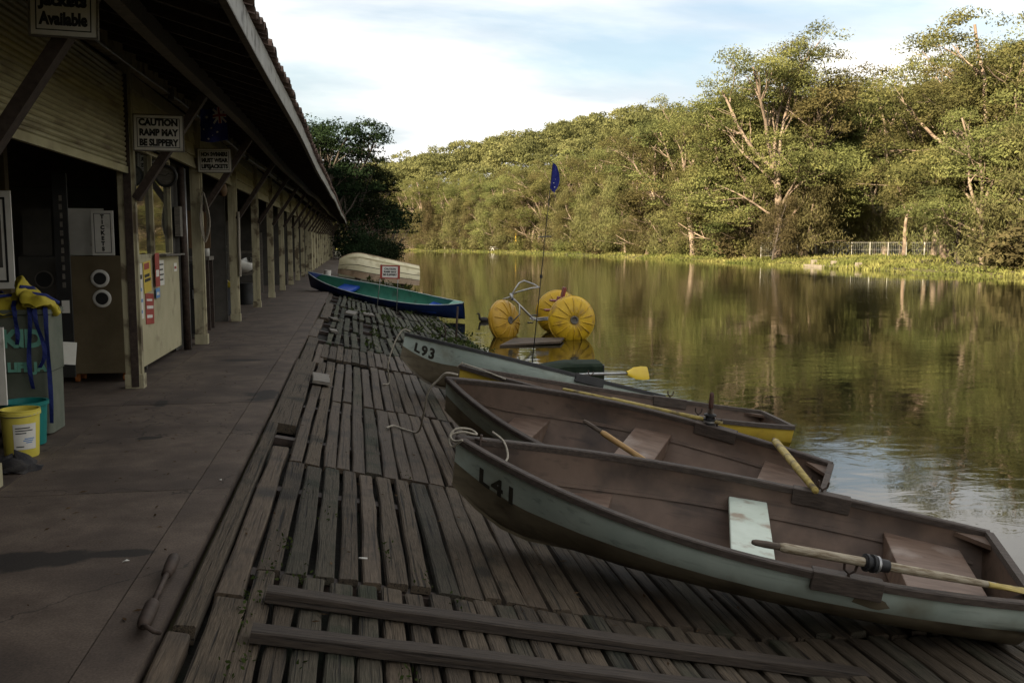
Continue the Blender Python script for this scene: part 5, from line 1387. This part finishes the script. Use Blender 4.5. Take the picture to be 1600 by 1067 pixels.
for (j, i, r) in ((.55, 3.0, .012), (.72, 2.2, .012), (.85, 3.2, .016)):
    p = top * (1 - j * .118) + Vector((.13 * i / 5, -.02 + .03 * math.sin(i * 1.7 + j * 4), -.05 * (i / 5) * (1 + j)))
    m = MB(); m.add([p + Vector((r, 0, 0)), p + Vector((0, 0, r)), p + Vector((-r, 0, 0)), p + Vector((0, 0, -r))], [(0, 1, 2, 3)]); m.build('star', M['white'], fp)

# ------------------------------------------------------------------ duck
dk = MB()
pth = [(.20, 0, .10), (.15, 0, .085), (.06, 0, .07), (-.05, 0, .07), (-.13, 0, .09), (-.165, 0, .15), (-.17, 0, .21), (-.175, 0, .245), (-.20, 0, .258), (-.235, 0, .25), (-.262, 0, .243)]
dk.tube(pth, [.006, .035, .075, .085, .062, .032, .027, .032, .034, .016, .006], 12)
tag(dk.build('duck', M['duck'], smooth=True, loc=(4.02, 28.9, WATER_Z - .015)), 'small dark duck swimming between the canoe stern and the water trike', 'duck')

# ------------------------------------------------------------------ trees
def rotv(v, ax, a): return Matrix.Rotation(a, 3, ax) @ v
class TreeGen:
    def __init__(s, seed):
        s.r = random.Random(seed); s.rng = np.random.default_rng(seed); s.wood = MB(); s.tips = []
    def limb(s, p, d, ln, r0, r1, segs, wander, lift, n=6):
        pts = [p.copy()]; rs = [r0]; d = d.normalized()
        for i in range(segs):
            d = (d + Vector((s.r.uniform(-1, 1), s.r.uniform(-1, 1), s.r.uniform(-1, 1))) * wander + Vector((0, 0, lift))).normalized()
            p = p + d * (ln / segs); pts.append(p.copy()); rs.append(r0 + (r1 - r0) * (i + 1) / segs)
        s.wood.tube(pts, rs, n, cap=False)
        return pts, d, rs
def side_dir(r, d, ang, az):
    o = d.orthogonal().normalized(); o = rotv(o, d, az)
    return (d * math.cos(ang) + o * math.sin(ang)).normalized()
def leafshell(C, Nn, size, asp, rng, rnd=.75):
    """leaf quads whose faces lean towards the given outward normals"""
    n = len(C); nn = Nn + rng.normal(size=(n, 3)) * rnd
    nn /= np.linalg.norm(nn, axis=1)[:, None] + 1e-9
    a = np.cross(nn, rng.normal(size=(n, 3))); a /= np.linalg.norm(a, axis=1)[:, None] + 1e-9
    a[:, 2] -= .35; a /= np.linalg.norm(a, axis=1)[:, None] + 1e-9
    b = np.cross(nn, a); b /= np.linalg.norm(b, axis=1)[:, None] + 1e-9
    s = size * rng.uniform(.6, 1.45, n)[:, None]
    return np.stack([C - a * s, C + b * s * asp - a * s * .15, C + a * s, C - b * s * asp - a * s * .15], 1).reshape(-1, 3)
def dome(g, c, R, n, flat=.6, sub=9):
    """one billowing foliage dome: sub-blobs over its upper shell"""
    C = []; N_ = []
    for k in range(sub):
        v = g.rng.normal(size=3); v /= np.linalg.norm(v); v[2] = abs(v[2]) * .9 - .18
        bc = np.array(c) + v * np.array([R * .72, R * .72, R * flat * .75]); br = R * g.rng.uniform(.30, .52); m_ = n // sub
        u = g.rng.normal(size=(m_, 3)); u /= np.linalg.norm(u, axis=1)[:, None]
        low_ = u[:, 2] < -.2; u[low_, 2] *= .3
        rr = g.rng.uniform(.55, 1.08, m_)[:, None]
        C.append(bc + u * br * rr * np.array([1, 1, .8])); N_.append(u * .8 + v * .5 + np.array([0, 0, .25]))
    return np.concatenate(C), np.concatenate(N_)
def gum(seed, H=20.0, trunk=.42, spread=1.0, clump=2.3, leaves=820, lsize=.105, low=0.0, thick=.8, nb=5):
    g = TreeGen(seed); r = g.r
    th = H * trunk
    pts, d, rs = g.limb(Vector((0, 0, -.4)), Vector((r.uniform(-.1, .1), r.uniform(-.1, .1), 1)), th, H * .017, H * .011, 6, .07, .02, 8)
    top = pts[-1]; tips = []
    nl = r.randint(4, 5)
    starts = [(top, d, H * .0080)] * nl
    if low > 0: starts += [(pts[3], d, H * .0055), (pts[4], d, H * .0055), (pts[5], d, H * .0055), (pts[2], d, H * .0045), (pts[3], d, H * .0045)]
    for k, (p0, dd, rr) in enumerate(starts):
        ang = r.uniform(.30, .80) * spread + (.40 if k >= nl else 0)
        if k == 0: ang *= .3
        ld = side_dir(r, dd, ang, k * 2.4 + r.uniform(-.4, .4))
        ll = H * (1 - trunk) * r.uniform(.48, .74) * (.62 if k >= nl else 1)
        lp, ld2, lr = g.limb(p0, ld, ll, rr, rr * .5, 6, .20, .05)
        tips.append((lp[-1], 1.0))
        for m_ in range(nb if k < nl else 3):
            i = r.choice([2, 3, 4, 5]); bd = side_dir(r, (lp[i] - lp[i - 1]).normalized(), r.uniform(.5, 1.1), r.uniform(0, 6.28))
            bd = (bd + Vector((0, 0, .2))).normalized()
            bp, bd2, br = g.limb(lp[i], bd, H * r.uniform(.10, .20), rr * .42, rr * .15, 4, .25, .06, 5)
            tips.append((bp[-1], r.uniform(.65, .95)))
            for q in range(2):
                td = side_dir(r, bd2, r.uniform(.4, 1.0), r.uniform(0, 6.28)); g.limb(bp[r.choice([2, 3])], td, H * r.uniform(.04, .08), rr * .18, rr * .06, 3, .25, .08, 4)
    C = []; N_ = []
    for t, k in tips:
        R = clump * k * r.uniform(.75, 1.2); c_, n_ = dome(g, t, R, int(leaves * (R / clump) ** 2), thick, r.randint(7, 11)); C.append(c_); N_.append(n_)
    C = np.concatenate(C); N_ = np.concatenate(N_)
    return g.wood, leafshell(C, N_, lsize, .38, g.rng), float(np.percentile(C[:, 2], 99.7))
def casuarina(seed, H=14.0, leaves=90):
    g = TreeGen(seed); r = g.r; C = []
    pts, d, rs = g.limb(Vector((0, 0, -.4)), Vector((r.uniform(-.06, .06), r.uniform(-.06, .06), 1)), H * .97, H * .013, .02, 10, .05, .05, 6)
    for i in range(46):
        t = .14 + .84 * (i / 46); k = t * 10; j = min(int(k), 9); p0 = pts[j].lerp(pts[j + 1], k - j)
        L_ = H * .24 * (1 - t) ** .55 * r.uniform(.6, 1.15) + .5
        az = r.uniform(0, 6.28); dd = Vector((math.cos(az), math.sin(az), r.uniform(.25, .8))).normalized()
        bp, _, _ = g.limb(p0, dd, L_, .035 + .05 * (1 - t), .012, 4, .15, -.03, 4)
        for q in (2, 3, 4):
            n = int(leaves * (.5 + .3 * q / 2)); v = g.rng.normal(size=(n, 3)) * np.array([.42, .42, .55]) * (.55 + L_ * .18)
            C.append(np.array(bp[q]) + v + np.array([0, 0, -.25]))
    C = np.concatenate(C)
    return g.wood, leafquads(C, .24, .13, g.rng, 0, .55), H
def bush(seed, H=4.0, W=3.0, leaves=2600, lsize=.14, nst=7, asp=.4):
    g = TreeGen(seed); r = g.r; tips = []
    for k in range(nst):
        az = k * 6.28 / nst + r.uniform(-.4, .4); dd = Vector((math.cos(az) * W / H * .6, math.sin(az) * W / H * .6, 1))
        p, d, _ = g.limb(Vector((r.uniform(-.2, .2), r.uniform(-.2, .2), -.3)), dd, H * r.uniform(.6, 1.0), .05, .012, 5, .18, .02, 5)
        tips += p[2:]
    C = []
    for t in tips:
        n = leaves // len(tips); v = g.rng.normal(size=(n, 3)) * np.array([.24 * W / 2, .24 * W / 2, .13 * H]); C.append(np.array(t) + v)
    C = np.concatenate(C); C[:, 2] = np.maximum(C[:, 2], .05)
    return g.wood, leafquads(C, lsize, asp, g.rng, .4), H
def proto(gen, bark, leaf):
    wood, lv, H = gen
    wm = wood.mesh('trunk', True); wm.materials.append(bark)
    lm = np_mesh('crown', lv, np.arange(len(lv)).reshape(-1, 4)); lm.materials.append(leaf)
    return wm, lm, H
PR = {
 'gum0': proto(gum(1, 20, .38, 1.0, 2.3), M['bark'], M['leaf_gum']),
 'gum1': proto(gum(2, 20, .28, 1.15, 2.3, low=1), M['bark'], M['leaf_gum']),
 'gum2': proto(gum(3, 20, .42, .9, 2.2), M['bark'], M['leaf_gum2']),
 'gum3': proto(gum(4, 20, .24, 1.1, 2.4, low=1), M['bark'], M['leaf_gum2']),
 'gum4': proto(gum(5, 20, .32, 1.0, 2.3, low=1), M['bark'], M['leaf_gum']),
 'hero': proto(gum(16, 24, .34, 1.1, 2.7, 1000, low=1, thick=.75), M['bark'], M['leaf_gum']),
 'cas0': proto(casuarina(7, 14), M['bark_dark'], M['leaf_cas']),
 'cas1': proto(casuarina(8, 14), M['bark'], M['leaf_cas']),
 'cas2': proto(casuarina(9, 14), M['bark_dark'], M['leaf_cas']),
 'dark0': proto(gum(21, 16, .20, 1.1, 2.1, 820, .115, low=1, thick=.75), M['bark_dark'], M['leaf_dark']),
 'dark1': proto(gum(22, 16, .22, 1.2, 2.0, 820, .115, low=1, thick=.75), M['bark_dark'], M['leaf_dark']),
 'bush0': proto(bush(31, 4, 4.0, 3000), M['bark_dark'], M['leaf_gum2']),
 'bush1': proto(bush(32, 3, 3.4, 2400), M['bark_dark'], M['leaf_cas']),
 'dbush': proto(bush(33, 4, 5.0, 4200, .16), M['bark_dark'], M['leaf_dark']),
 'dry': proto(bush(34, 4, 4.0, 900, .10, 11), M['twig'], M['dry']),
}
rt2 = random.Random(99)
def plant(name, kind, x, y, h, label, cat, group=None, wide=1.0, rz=None, z=None, sub=('trunk', 'crown')):
    wm, lm, H = PR[kind]
    zz = float(terrain_h([(x, y)])[0]) if z is None else z
    e = empty(name, (x, y, zz), (0, 0, rt2.uniform(0, 6.28) if rz is None else rz)); s = h / H
    e.scale = (s * wide, s * wide, s)
    tag(e, label, cat, group)
    mesh_obj(sub[0], wm, None, e); mesh_obj(sub[1], lm, None, e)
    return e
# skyline of the photograph, as (angle to the right of the boathouse axis in degrees, tangent of elevation)
def az_of(x, y): return math.degrees(math.atan2(x, y))
SKY = [(0, .075), (2, .080), (5.7, .094), (9.6, .108), (13.5, .124), (16, .138), (19, .150), (20.4, .165), (22, .190), (23.5, .210), (25, .222), (28, .210), (30, .186), (31.5, .184), (33.5, .200), (35.2, .222), (40, .226), (60, .226)]
def sky_tan(a): return float(np.interp(a, [k[0] for k in SKY], [k[1] for k in SKY]))
G_GUM = 'gum trees along the far bank'; G_CAS = 'she-oaks along the far bank'; G_BUSH = 'bushes along the far bank'
L_GUM = 'pale barked gum tree in the dense wood along the far bank'
L_CAS = 'feathery olive she-oak standing at the edge of the far bank'
L_BUSH = 'low green bush at the foot of the far bank trees'
def shore_pts(step, off, jit=0.0):
    out = []
    for a, b in zip(SHORE_R[1:-3], SHORE_R[2:-2]):
        d = b - a; ln = np.hypot(*d); n = np.array([d[1], -d[0]]) / ln
        for t in np.arange(0, ln, step):
            p = a + d * ((t + rt2.uniform(-jit, jit) * step) / ln) + n * (off + rt2.uniform(-jit, jit) * 3); out.append((float(p[0]), float(p[1])))
    return out
gums = ['gum0', 'gum1', 'gum2', 'gum3', 'gum4']; cass = ['cas0', 'cas1', 'cas2']
# hero trees, each told apart in the photograph
def hero(kind, x, y, h, label, wide=1.0, rz=0.0): plant('gum_tree', kind, x, y, h, label, 'tree', None, wide, rz)
hero('hero', 51.0, 107.0, 28.0, 'tallest gum of the far bank with open layered crown above the stout trunk', 1.05, .6)
hero('gum0', 57.5, 110.0, 26.0, 'gum with pale bare limbs just right of the tallest crown', 1.0, 2.0)
hero('gum3', 50.5, 119.0, 22.5, 'broad gum whose low crown hangs over the bank left of the stout trunk', 1.15, 1.0)
hero('gum1', 57.5, 81.5, 16.5, 'big dense gum at the right edge of the photo', 1.15, 3.0)
hero('gum3', 60.0, 77.0, 18.0, 'tall bushy gum filling the upper right corner', 1.15, 4.0)
hero('gum2', 61.0, 88.0, 19.0, 'gum with a long thin straight leaning trunk near the right end of the fence', .95, .3)
hero('gum4', 65.5, 92.0, 21.0, 'gum with twin pale trunks behind the right end of the fence', 1.0, 5.0)
hero('gum2', 50.0, 133.0, 23.5, 'gum with a sparse tuft sticking out left of the tallest crown', 1.0, 5.2)
plant('she_oak', 'cas1', 54.0, 105.5, 13.0, 'feathery she-oak just right of the stout trunk at the fence', 'tree', None, 1.3)
plant('she_oak', 'cas0', 48.6, 103.2, 8.0, 'short she-oak at the water left of the stout trunk', 'tree', None, 1.4)
hero('gum4', 51.0, 150.0, 22.5, 'gum at the left shoulder of the tall bank trees', 1.1, 2.6)
# front row along the bank
for k, (x, y) in enumerate(shore_pts(5.2, 4.5, .35)):
    if y < 61: continue
    a = az_of(x, y); ds = math.hypot(x, y)
    if 25.2 < a < 34.2 and y < 112: continue            # open lawn with the fence
    if rt2.random() < .68:
        plant('she_oak', rt2.choice(cass), x, y, min(16, max(7, ds * sky_tan(a) * rt2.uniform(.45, .75))), L_CAS, 'tree', G_CAS, rt2.uniform(1.1, 1.5))
    else:
        plant('gum_tree', rt2.choice(gums), x, y, min(20, max(8, ds * sky_tan(a) * rt2.uniform(.55, .85))), L_GUM, 'tree', G_GUM, rt2.uniform(.9, 1.15))
for off, lo, hi, st in ((12, .75, .98, 7.0), (21, .85, 1.0, 8.0)):
    for (x, y) in shore_pts(st, off, .4):
        if y < 58: continue
        a = az_of(x, y); ds = math.hypot(x, y)
        if 25.5 < a < 33.0 and off < 20 and y < 112: continue
        h0 = float(terrain_h([(x, y)])[0])
        plant('gum_tree', rt2.choice(gums), x, y, min(23, max(8, ds * sky_tan(a) * rt2.uniform(lo, hi) + 1.6 - h0)), L_GUM, 'tree', G_GUM, rt2.uniform(.95, 1.2))
# the fuller mass of tall gums round the tallest ones
for (kind, x, y, h) in (('gum3', 53.5, 114, 25), ('gum1', 49.8, 113.5, 21), ('gum4', 63, 117, 25), ('gum3', 68, 118, 23), ('gum1', 62.5, 83.5, 20), ('gum3', 67.5, 87, 22), ('gum4', 56.5, 75.0, 18), ('gum1', 64, 79, 18.5), ('gum1', 52.0, 141, 22), ('gum3', 53.5, 127, 23)):
    plant('gum_tree', kind, x, y, h, L_GUM, 'tree', G_GUM, 1.15)
# trees behind the fence lawn
for (x, y, h) in ((56, 117, 17), (62, 114, 18.5), (67, 112, 18), (73, 110, 18), (79, 113, 20), (70, 120, 20), (60, 124, 20), (84, 106, 19), (66, 104, 13), (76, 103, 14), (65, 130, 21), (75, 126, 22), (85, 120, 23)):
    plant('gum_tree', rt2.choice(gums), x, y, h, L_GUM, 'tree', G_GUM, rt2.uniform(1.0, 1.2))
for (x, y, h) in ((60.5, 112.5, 11), (69, 109.5, 10), (75, 108.5, 11), (64.5, 110.5, 9)):
    plant('she_oak', rt2.choice(cass), x, y, h, L_CAS, 'tree', G_CAS, 1.2)
for (x, y) in shore_pts(3.6, 3.4, .5):
    if y < 60: continue
    a = az_of(x, y)
    if 25.4 < a < 37 and y < 112: continue
    plant('bank_bush', rt2.choice(['bush0', 'bush1']), x, y, rt2.uniform(2.2, 5.6), L_BUSH, 'bush', G_BUSH, rt2.uniform(.9, 1.4), sub=('stems', 'foliage'))
# dry pinkish scrub at the far bend
for k in range(16):
    x, y = 8 + k * 2.3 + rt2.uniform(-2, 2), 320 - k * 3.2 + rt2.uniform(-2, 2)
    o = float(-seg_dist(np.array([[x, y]]), SHORE_R)[0])
    if o < 1: x += (2 - o) * .7; y += (2 - o) * .7
    plant('dry_scrub', 'dry', x, y, rt2.uniform(3.5, 6), 'dry pinkish scrub bush on the bank at the far bend', 'bush', 'dry scrub at the far bend', 1.5, sub=('stems', 'foliage'))
# dark trees on the near bank past the boathouse
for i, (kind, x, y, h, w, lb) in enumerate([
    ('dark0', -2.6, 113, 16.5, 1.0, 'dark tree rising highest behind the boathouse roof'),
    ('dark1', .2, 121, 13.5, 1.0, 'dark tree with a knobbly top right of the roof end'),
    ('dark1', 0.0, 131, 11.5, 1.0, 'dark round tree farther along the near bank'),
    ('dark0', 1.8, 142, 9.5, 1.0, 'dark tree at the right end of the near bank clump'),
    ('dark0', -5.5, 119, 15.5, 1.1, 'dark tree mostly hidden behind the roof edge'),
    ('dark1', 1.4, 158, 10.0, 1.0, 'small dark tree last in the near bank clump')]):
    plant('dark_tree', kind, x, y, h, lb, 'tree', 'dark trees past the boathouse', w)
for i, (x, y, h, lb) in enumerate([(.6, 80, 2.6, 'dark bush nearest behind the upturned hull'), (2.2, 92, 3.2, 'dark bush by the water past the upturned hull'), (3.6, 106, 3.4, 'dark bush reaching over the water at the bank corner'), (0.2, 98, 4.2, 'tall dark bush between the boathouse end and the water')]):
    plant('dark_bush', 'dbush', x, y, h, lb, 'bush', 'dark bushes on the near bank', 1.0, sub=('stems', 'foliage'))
for i, (x, y, h, lb) in enumerate([(3.4, 118, 6.0, 'bare twiggy shrub leaning over the water right of the dark bushes'), (4.2, 128, 7.0, 'taller bare twiggy shrub behind the leaning one'), (4.8, 140, 6.0, 'pale twiggy shrub farthest along the near bank')]):
    plant('bare_shrub', 'dry', x, y, h, lb, 'shrub', 'bare shrubs on the near bank', 1.0, sub=('stems', 'foliage'))

# the wood covering the hillside, one mass
rngh = np.random.default_rng(17)
class _G: pass
def hill_crown(seed):
    g = _G(); g.rng = np.random.default_rng(seed); C = []; N_ = []
    for k in range(7):
        c = g.rng.normal(size=3) * np.array([2.1, 2.1, 1.4]) + np.array([0, 0, 8.6])
        c_, n_ = dome(g, c, g.rng.uniform(1.7, 2.5), 124, .62, 6); C.append(c_); N_.append(n_)
    n = 90; C.append(np.column_stack([g.rng.normal(size=(n, 2)) * 1.6, g.rng.uniform(1, 7.5, n)])); N_.append(g.rng.normal(size=(n, 3)))
    return leafshell(np.concatenate(C), np.concatenate(N_), .27, .5, g.rng)
HC = [hill_crown(50 + i) for i in range(6)]
cand = np.column_stack([rngh.uniform(-130, 240, 9000), rngh.uniform(95, 520, 9000)])
oR_ = -seg_dist(cand, SHORE_R)
az = np.degrees(np.arctan2(cand[:, 0], cand[:, 1])); ok = (oR_ > 24) & (oR_ < 135) & (az > -6) & (az < 42)
cand = cand[ok]
keep = []; cell = {}
for p in cand:
    k = (int(p[0] // 5.8), int(p[1] // 5.8))
    if k in cell: continue
    cell[k] = 1; keep.append(p)
keep = np.array(keep); hz = terrain_h(keep)
HV = []; TW = MB()
for i, (p, z0) in enumerate(zip(keep, hz)):
    a = rngh.uniform(0, 6.28); s = rngh.uniform(.95, 1.55); v = HC[i % 6] * np.array([s, s, s * rngh.uniform(.9, 1.15)])
    c, sn = math.cos(a), math.sin(a); v = np.column_stack([v[:, 0] * c - v[:, 1] * sn, v[:, 0] * sn + v[:, 1] * c, v[:, 2]])
    HV.append(v + np.array([p[0], p[1], z0]))
HV = np.concatenate(HV)
print('hill trees', len(keep), 'quads', len(HV) // 4)
tag(mesh_obj('hillside_wood', np_mesh('hillside_wood', HV, np.arange(len(HV)).reshape(-1, 4)), M['leaf_hill']), 'mass of gum forest covering the hillside beyond the river', 'forest', kind='stuff')

# ------------------------------------------------------------------ grasses on the far bank
rg_ = np.random.default_rng(23); P = []
for a, b in zip(SHORE_R[1:-3], SHORE_R[2:-2]):
    d = b - a; ln = np.hypot(*d); n = np.array([d[1], -d[0]]) / ln
    cnt = int(ln * (110 if a[1] < 140 else 45))
    t = rg_.uniform(0, 1, cnt); o = rg_.gamma(1.6, 1.6, cnt) - .9 + .7 * np.sin(t * ln * .5)
    P.append(a + d * t[:, None] + n * o[:, None])
nl_ = 5200; P.append(np.column_stack([rg_.uniform(47, 76, nl_), rg_.uniform(80, 111, nl_)]))
P = np.concatenate(P); Z = np.maximum(terrain_h(P), WATER_Z - .02)
hgt = rg_.uniform(.12, .50, len(P)) * (.35 + .75 * np.abs(np.sin(P[:, 1] * .35 + P[:, 0]) * np.cos(P[:, 1] * .113)))
w = rg_.uniform(.05, .13, len(P)); ang = rg_.uniform(0, math.pi, len(P)); ln_ = rg_.normal(0, .12, (len(P), 2))
dx, dy = np.cos(ang) * w, np.sin(ang) * w
b0 = np.column_stack([P[:, 0] - dx, P[:, 1] - dy, Z - .03]); b1 = np.column_stack([P[:, 0] + dx, P[:, 1] + dy, Z - .03])
t1 = np.column_stack([P[:, 0] + dx * .25 + ln_[:, 0], P[:, 1] + dy * .25 + ln_[:, 1], Z + hgt]); t0 = np.column_stack([P[:, 0] - dx * .25 + ln_[:, 0], P[:, 1] - dy * .25 + ln_[:, 1], Z + hgt])
GV = np.stack([b0, b1, t1, t0], 1).reshape(-1, 3)
tag(mesh_obj('bank_grass', np_mesh('bank_grass', GV, np.arange(len(GV)).reshape(-1, 4)), M['grass']), 'strip of sunlit yellow green grass along the far bank', 'grass', kind='stuff')
P = np.column_stack([rg_.uniform(.6, 5.5, 3500), rg_.uniform(38, 150, 3500)]); oL_ = seg_dist(P, SHORE_L); P = P[(oL_ > -.4) & (oL_ < 3)]
Z = np.maximum(terrain_h(P), WATER_Z - .02); n = len(P)
V_ = leafquads(np.column_stack([P, Z + rg_.uniform(.02, .35, n)]), .13, .3, rg_, .2)
tag(mesh_obj('bank_weeds', np_mesh('bank_weeds', V_, np.arange(len(V_)).reshape(-1, 4)), M['weed']), 'dark weeds along the near bank past the ramp', 'weeds', kind='stuff')

# ------------------------------------------------------------------ fence, landing, posts, picnic table on the far bank
fe = empty('mesh_fence', (62.5, 106.0, -.05)); tag(fe, 'wire mesh fence with white posts on the far bank lawn', 'fence')
fa, fb = Vector((-13.0, 2.3, 0)), Vector((13.5, -2.2, 0))
nposts = 13
for k in range(nposts):
    p = fa.lerp(fb, k / (nposts - 1)); m = MB(); m.tube([p + Vector((0, 0, -.1)), p + Vector((0, 0, 1.82))], .042, 8); m.build('post', M['post_white'], fe)
for z in (1.78, .9, .12):
    m = MB(); m.tube([fa + Vector((0, .0, z)), fb + Vector((0, .0, z))], .015 if z > 1 else .008, 6); m.build('rail', M['post_white'], fe)
m = MB()
for k in range(116):
    p = fa.lerp(fb, k / 115); m.tube([p + Vector((0, .03, .1)), p + Vector((0, .03, 1.76))], .006, 3, cap=False)
for k in range(9):
    z = .2 + k * .19; m.tube([fa + Vector((0, .04, z)), fb + Vector((0, .04, z))], .006, 3, cap=False)
tag(m.build('wire_mesh', M['wire'], fe), kind='stuff')
ld = empty('stone_landing', (48.0, 86.5, WATER_Z)); tag(ld, 'low stone landing edge at the water before the fence', 'landing')
rs_ = random.Random(6)
for k in range(9):
    m = MB(); m.box(-.7, .75, -.56, .54, -.3, .22 + rs_.uniform(-.03, .03)); m.build('stone', M['stone'], ld, loc=(-.55 - .06 * k + rs_.uniform(-.06, .06), 4.8 - k * 1.12, 0), bevel=.03)
for i, (yy, h) in enumerate(((5.2, .75), (.6, .72), (-4.5, .66))):
    m = MB(); m.box(-.26, .26, -.24, .24, -.3, h - .08); m.build('bollard_block', M['stone'], ld, loc=(-.1 - (5.2 - yy) * .05, yy + .0, .03), bevel=.04)
yp = MB(); yp.tube([(0, 0, -.3), (0, 0, 2.2), (.05, 0, 4.6)], [.28, .24, .18], 10)
tag(yp.build('yellow_post', M['yellowpost'], smooth=True, loc=(42.2, 243, -.3)), 'tall yellow painted post at the water on the far bank', 'post')
for k in range(9):
    x, y = 24.5 + k * 2.1, 291 - k * 4.6
    m = MB(); m.box(-.13, .13, -.13, .13, -.2, .95); m.build('shore_post', M['stone'], loc=(x + 1.0, y + 1.0, float(terrain_h([(x + 1.0, y + 1.0)])[0])))
    tag(bpy.context.scene.objects[-1] if False else [o for o in COL.objects if o.name.startswith('shore_post')][-1], 'short pale post in the row along the far bend shore', 'post', 'posts along the far bend shore')
pt_ = empty('picnic_table', (38.6, 252.5, float(terrain_h([(38.6, 252.5)])[0]))); pt_.rotation_euler = (0, 0, .3); tag(pt_, 'white picnic table on the grass of the far bank', 'table')
for nm, (x0, x1, y0, y1, z0, z1) in (('table_top', (-1.8, 1.8, -.5, .5, .95, 1.06)), ('bench_seat', (-1.8, 1.8, -1.1, -.75, .5, .58)), ('bench_seat', (-1.8, 1.8, .75, 1.1, .5, .58))):
    m = MB(); m.box(x0, x1, y0, y1, z0, z1); m.build(nm, M['post_white'], pt_)
for x in (-1.3, 1.3):
    m = MB(); m.beam((x, -.95, -.1), (x, .2, .95), .12, .12); m.beam((x, .95, -.1), (x, -.2, .95), .12, .12); m.beam((x, -1.0, .46), (x, 1.0, .46), .08, .08); m.build('leg', M['post_white'], pt_)
